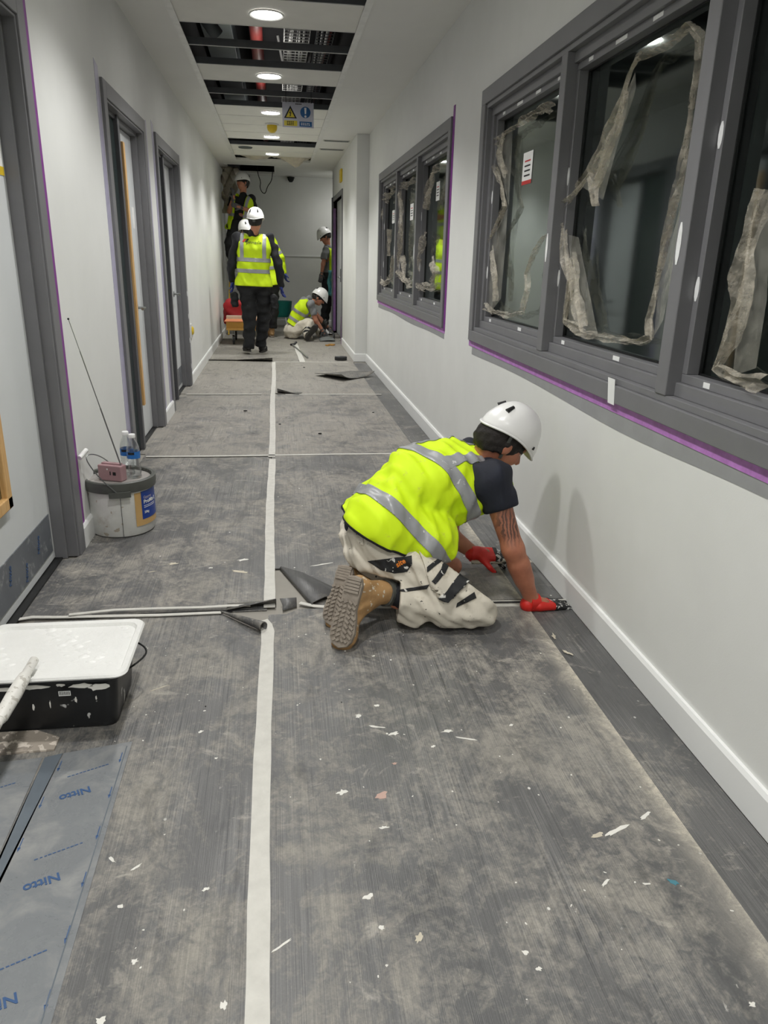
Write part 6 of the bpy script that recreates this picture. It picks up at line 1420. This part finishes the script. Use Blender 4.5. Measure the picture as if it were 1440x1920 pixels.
# stepladder
plain('ladder_yellow', (196, 160, 40), .45, var=.1); plain('ladder_steel', (170, 172, 172), .35, .7)
zf = float(min(J['lt'][0][2], J['rt'][0][2]))-.012; lx = max(float((J['la'][0]+J['ra'][0])/2), XL+.045+.27); ly = float(J['la'][1])
ld_ = thing('stepladder', 'yellow fibreglass stepladder under the man by the hatch', 'stepladder', (lx, ly, 0))
for q in (-1, 1):
    adopt(ld_, MB().bar((lx+q*.24, ly-.55, 0.0), (lx+q*.17, ly+.06, zf+.75), .05, .022, (1, 0, 0)).build('stile', 'ladder_yellow')); adopt(ld_, MB().bar((lx+q*.24, ly+.55, 0.0), (lx+q*.17, ly+.10, zf+.75), .04, .02, (1, 0, 0)).build('rear_leg', 'ladder_yellow'))
zz = zf-.03; n_t = 4
for i in range(n_t):
    z = (i+1)/n_t*zz; yy = ly-.55+.61*(z/(zf+.75)); adopt(ld_, MB().box(lx-.22, lx+.22, yy-.05, yy+.19 if i == n_t-1 else yy+.06, z, z+.028).build('tread', 'ladder_steel'))

# ---- man sitting on the floor
J = joints(12.75, dict(head=(598, 558, .0), ls=(572, 564, .18), rs=(583, 570, -.14), le=(600, 598, .2), re=(592, 601, -.16), lw=(618, 618, .1), rw=(605, 620, -.14), lh=(546, 612, .13), rh=(548, 617, -.07), lk=(590, 606, .3), rk=(578, 606, -.18), la=(600, 622, .1), ra=(577, 629, -.38)))
J['lh'][2] = J['rh'][2] = .115; J['la'][2] = .09; J['ra'][2] = max(.085, J['ra'][2])
sn = nrm((.35, -1, .15)); J['rt'] = (AY(574, 640, 12.22), AY(593, 611, 12.20)); J['rtn'] = (.15, -1, .12); J['rtlug'] = True
J['rt'][0][2] = max(.03, J['rt'][0][2])
J['lt'] = (J['la']+np.array((.06, -.02, -.05)), J['la']+np.array((.12, -.08, .20))); J['ltn'] = (1, -.3, -.3)
k5, v5, u5, t5, fr5 = worker('seated worker in grey T-shirt and white trousers working on the floor', J, (.9, -.25, .1), (.80, -.25, -.55), (.55, 0, .83), 'grey_cloth', 'trouser_white', 'boot_black', 'sole_dark', 'glove_grey', sleeve='short', bands=(.36, .62), h=.010, brace=True, beard=True, waistcut=False, vest_len=.10)
trace_patch(t5, [(563, 604), (572, 602), (575, 616), (568, 612)], 'knee_panel', 'trouser_black', t5, .004)
d_ = nrm(J['ra']-J['rk'])
for f_ in (.62, .86): c = J['rk']+(J['ra']-J['rk'])*f_; patch_of(t5, [(Vector(tuple(c+d_*.018)), Vector(tuple(d_))), (Vector(tuple(c-d_*.018)), -Vector(tuple(d_)))], 'dark_strip', 'trouser_black', t5, .004, keep_near=(tuple(c), .12))

# ---- man standing at the doorway
J = joints(14.65, dict(head=(609, 443), ls=(618, 469, .15), rs=(611, 470, -.15), le=(622, 497, .15), re=(606, 495, -.22), lw=(620, 520, .1), rw=(603, 514, -.22), lh=(617, 521, .09), rh=(613, 521, -.09), lk=(615, 565, .08), rk=(612, 566, -.1), la=(609, 605, .12), ra=(606, 606, -.1)))
for a_, t_ in (('la', 'lt'), ('ra', 'rt')): p = J[a_]; p[2] = .10; J[t_] = (np.array((p[0]+.06, p[1], .012)), np.array((p[0]-.20, p[1]-.08, .012)))
k6, v6, u6, t6, fr6 = worker('bearded man in grey T-shirt standing half behind the far door frame', J, (-1, -.15, 0), (-.85, -.15, -.5), (-.45, 0, .9), 'grey_cloth', 'trouser_dark', 'boot_black', 'sole_dark', 'glove_grey', sleeve='short', vest='open', bands=(), brace=False, h=.012, beard=True, open_w=.3)
plain('teal_cloth', (96, 168, 172), .8, var=.12, scale=20)
c = AY(621, 527, 14.4); m = MB(); vs_ = []
for i in range(9):
    for j in range(5):
        u, q = i/8, j/4-.5; vs_.append((c[0]+q*.13*(1-.35*abs(u-.5))+.012*math.sin(i*1.3+j), c[1]+.03*math.sin(q*9+u*3), c[2]+.19-u*.46+.03*abs(q)*(i == 8)))
m.v = vs_; m.f = [(i*5+j, i*5+j+1, (i+1)*5+j+1, (i+1)*5+j) for i in range(8) for j in range(4)]
m.build('cleaning_cloth', 'teal_cloth', smooth=True, solid=.012, label='teal cloth hanging from the pocket of the man at the doorway', cat='cloth')

# ================================================================ loose things at the far end
plain('red_fabric', (150, 16, 24), .7, var=.15, scale=8, bump=.4, bscale=10); plain('teal_plastic', (20, 120, 110), .45, var=.08); plain('board_grey', (120, 124, 122), .6); plain('carpet_dark', (40, 42, 44), .8)
rb = Sd().u(rbox((-.62, 12.40, .43), np.eye(3), (.20, .13, .18), .07), k=.02); rb.rip = ripple(.018, 14, 6); rb.keep(half((0, 0, .252), (0, 0, -1)))
rbo = sculpt('red_bag', rb, .014, 'red_fabric', None); tag(rbo, 'crumpled red bag on the trolley behind the carton', 'bag')
p = AY(527, 600, 14.6)
tb = thing('tub', 'teal plastic tub on its stand by the end wall', 'tub', (p[0], 14.75, 0))
adopt(tb, MB().lathe([(.001, .2), (.15, .2), (.19, .26), (.215, .48), (.22, .49), (.205, .49), (.18, .27), (.001, .22)], 28, (p[0], 14.75, 0)).build('bowl', 'teal_plastic', smooth=True))
for a in (.6, 2.2, 3.8, 5.4): adopt(tb, MB().tube([(p[0]+.13*math.cos(a), 14.75+.13*math.sin(a), .21), (p[0]+.2*math.cos(a), 14.75+.2*math.sin(a), 0)], .012, 8).build('leg', 'bar_white', smooth=True))
a, b_ = at_z(549, 649), at_z(577, 673); rd = thing('metal_rod', 'thin metal rod with hooked end lying on the floor', 'rod', (a+b_)/2)
adopt(rd, MB().tube([a+Vector((0, 0, .018)), b_+Vector((0, 0, .018))], .011, 8).build('shaft', 'ladder_steel', smooth=True)); adopt(rd, MB().tube([a+Vector((-.03, .02, .02)), a+Vector((.03, .10, .02)), a+Vector((.06, .13, .05))], .016, 8).build('hook', 'rubber', smooth=True))
p = at_z(638, 676); tm_ = thing('tape_measure', 'black tape measure lying on the floor near the pier', 'tape measure', p)
adopt(tm_, MB().prism([(p.x+.075*math.cos(a_)*(1.2 if math.cos(a_) > 0 else 1), p.y+.06*math.sin(a_)) for a_ in np.linspace(0, 2*math.pi, 19)[:-1]], .0045, .055).build('case', 'rubber', bevel=.01)); adopt(tm_, MB().prism([(p.x-.03+.028*math.cos(a_), p.y-.005+.025*math.sin(a_)) for a_ in np.linspace(0, 2*math.pi, 13)[:-1]], .055, .058).build('badge', 'board_grey'))
for px, py, w_, lb in ((622, 648, .05, 'orange scrap on the floor beside the far right door'), (614, 649, .03, 'small orange crumb beside the orange scrap')):
    p = at_z(px, py); tag(MB().prism([(p.x+w_*math.cos(a_)*(1+.4*math.sin(a_*3)), p.y+w_*1.5*math.sin(a_)) for a_ in np.linspace(0, 2*math.pi, 11)[:-1]], .0045, .02).build('scrap', 'box_side', label=lb, cat='scrap'))
# boards the seated man works on
def board(px0, py0, px1, py1, y, hgt, mt, lb):
    a, b2 = at_z(px0, py0), at_z(px1, py1); x0, x1 = a.x, min(b2.x, XP-.03); y0 = min(a.y, b2.y)
    th_ = thing('cut_sheet', lb, 'board', ((x0+x1)/2, y0, .0045)); m = MB(); N = 8; vs_ = []
    for i in range(N+1):
        for j in range(N+1): u, q = i/N, j/N; vs_.append((x0+(x1-x0)*u, y0+y*q, .012+hgt*math.sin(math.pi*u)*(.4+.6*q)+.015*u*u))
    m.v = vs_; m.f = [(i*(N+1)+j, i*(N+1)+j+1, (i+1)*(N+1)+j+1, (i+1)*(N+1)+j) for i in range(N) for j in range(N)]
    adopt(th_, m.build('sheet', mt, smooth=True, solid=.014)); return th_
board(600, 641, 626, 638, .35, .03, 'board_grey', 'grey cut piece of sheet nearest the seated worker boots')
board(606, 629, 630, 628, .5, .05, 'paper_white', 'white backed cut sheet under the seated worker hands')
o = board(613, 622, 628, 621, .4, .06, 'paper_white', 'white edged dark board lying beyond the seated worker'); 
adopt(o, MB().box(o.location.x-.08, o.location.x+.08, o.location.y+.08, o.location.y+.4, .006, .05).build('under_board', 'carpet_dark'))
# polythene hanging behind the man on the ladder
m = MB(); vs_ = []; N = 16
for i in range(N+1):
    for j in range(7):
        u, q = i/N, j/6; a = AY(418+(4-2*u)*0+u*6, 312+u*88, 14.1); vs_.append((a[0]-.04+.30*q*(1-.4*u)+.03*math.sin(i*1.1+j*2), a[1]+.05*math.sin(j*1.9+i*.7), a[2]))
m.v = vs_; m.f = [(i*7+j, i*7+j+1, (i+1)*7+j+1, (i+1)*7+j) for i in range(N) for j in range(6)]
m.build('hanging_polythene', 'poly_beige', smooth=True, solid=.003, label='beige polythene hanging from the hatch beside the ladder man', cat='plastic sheet')
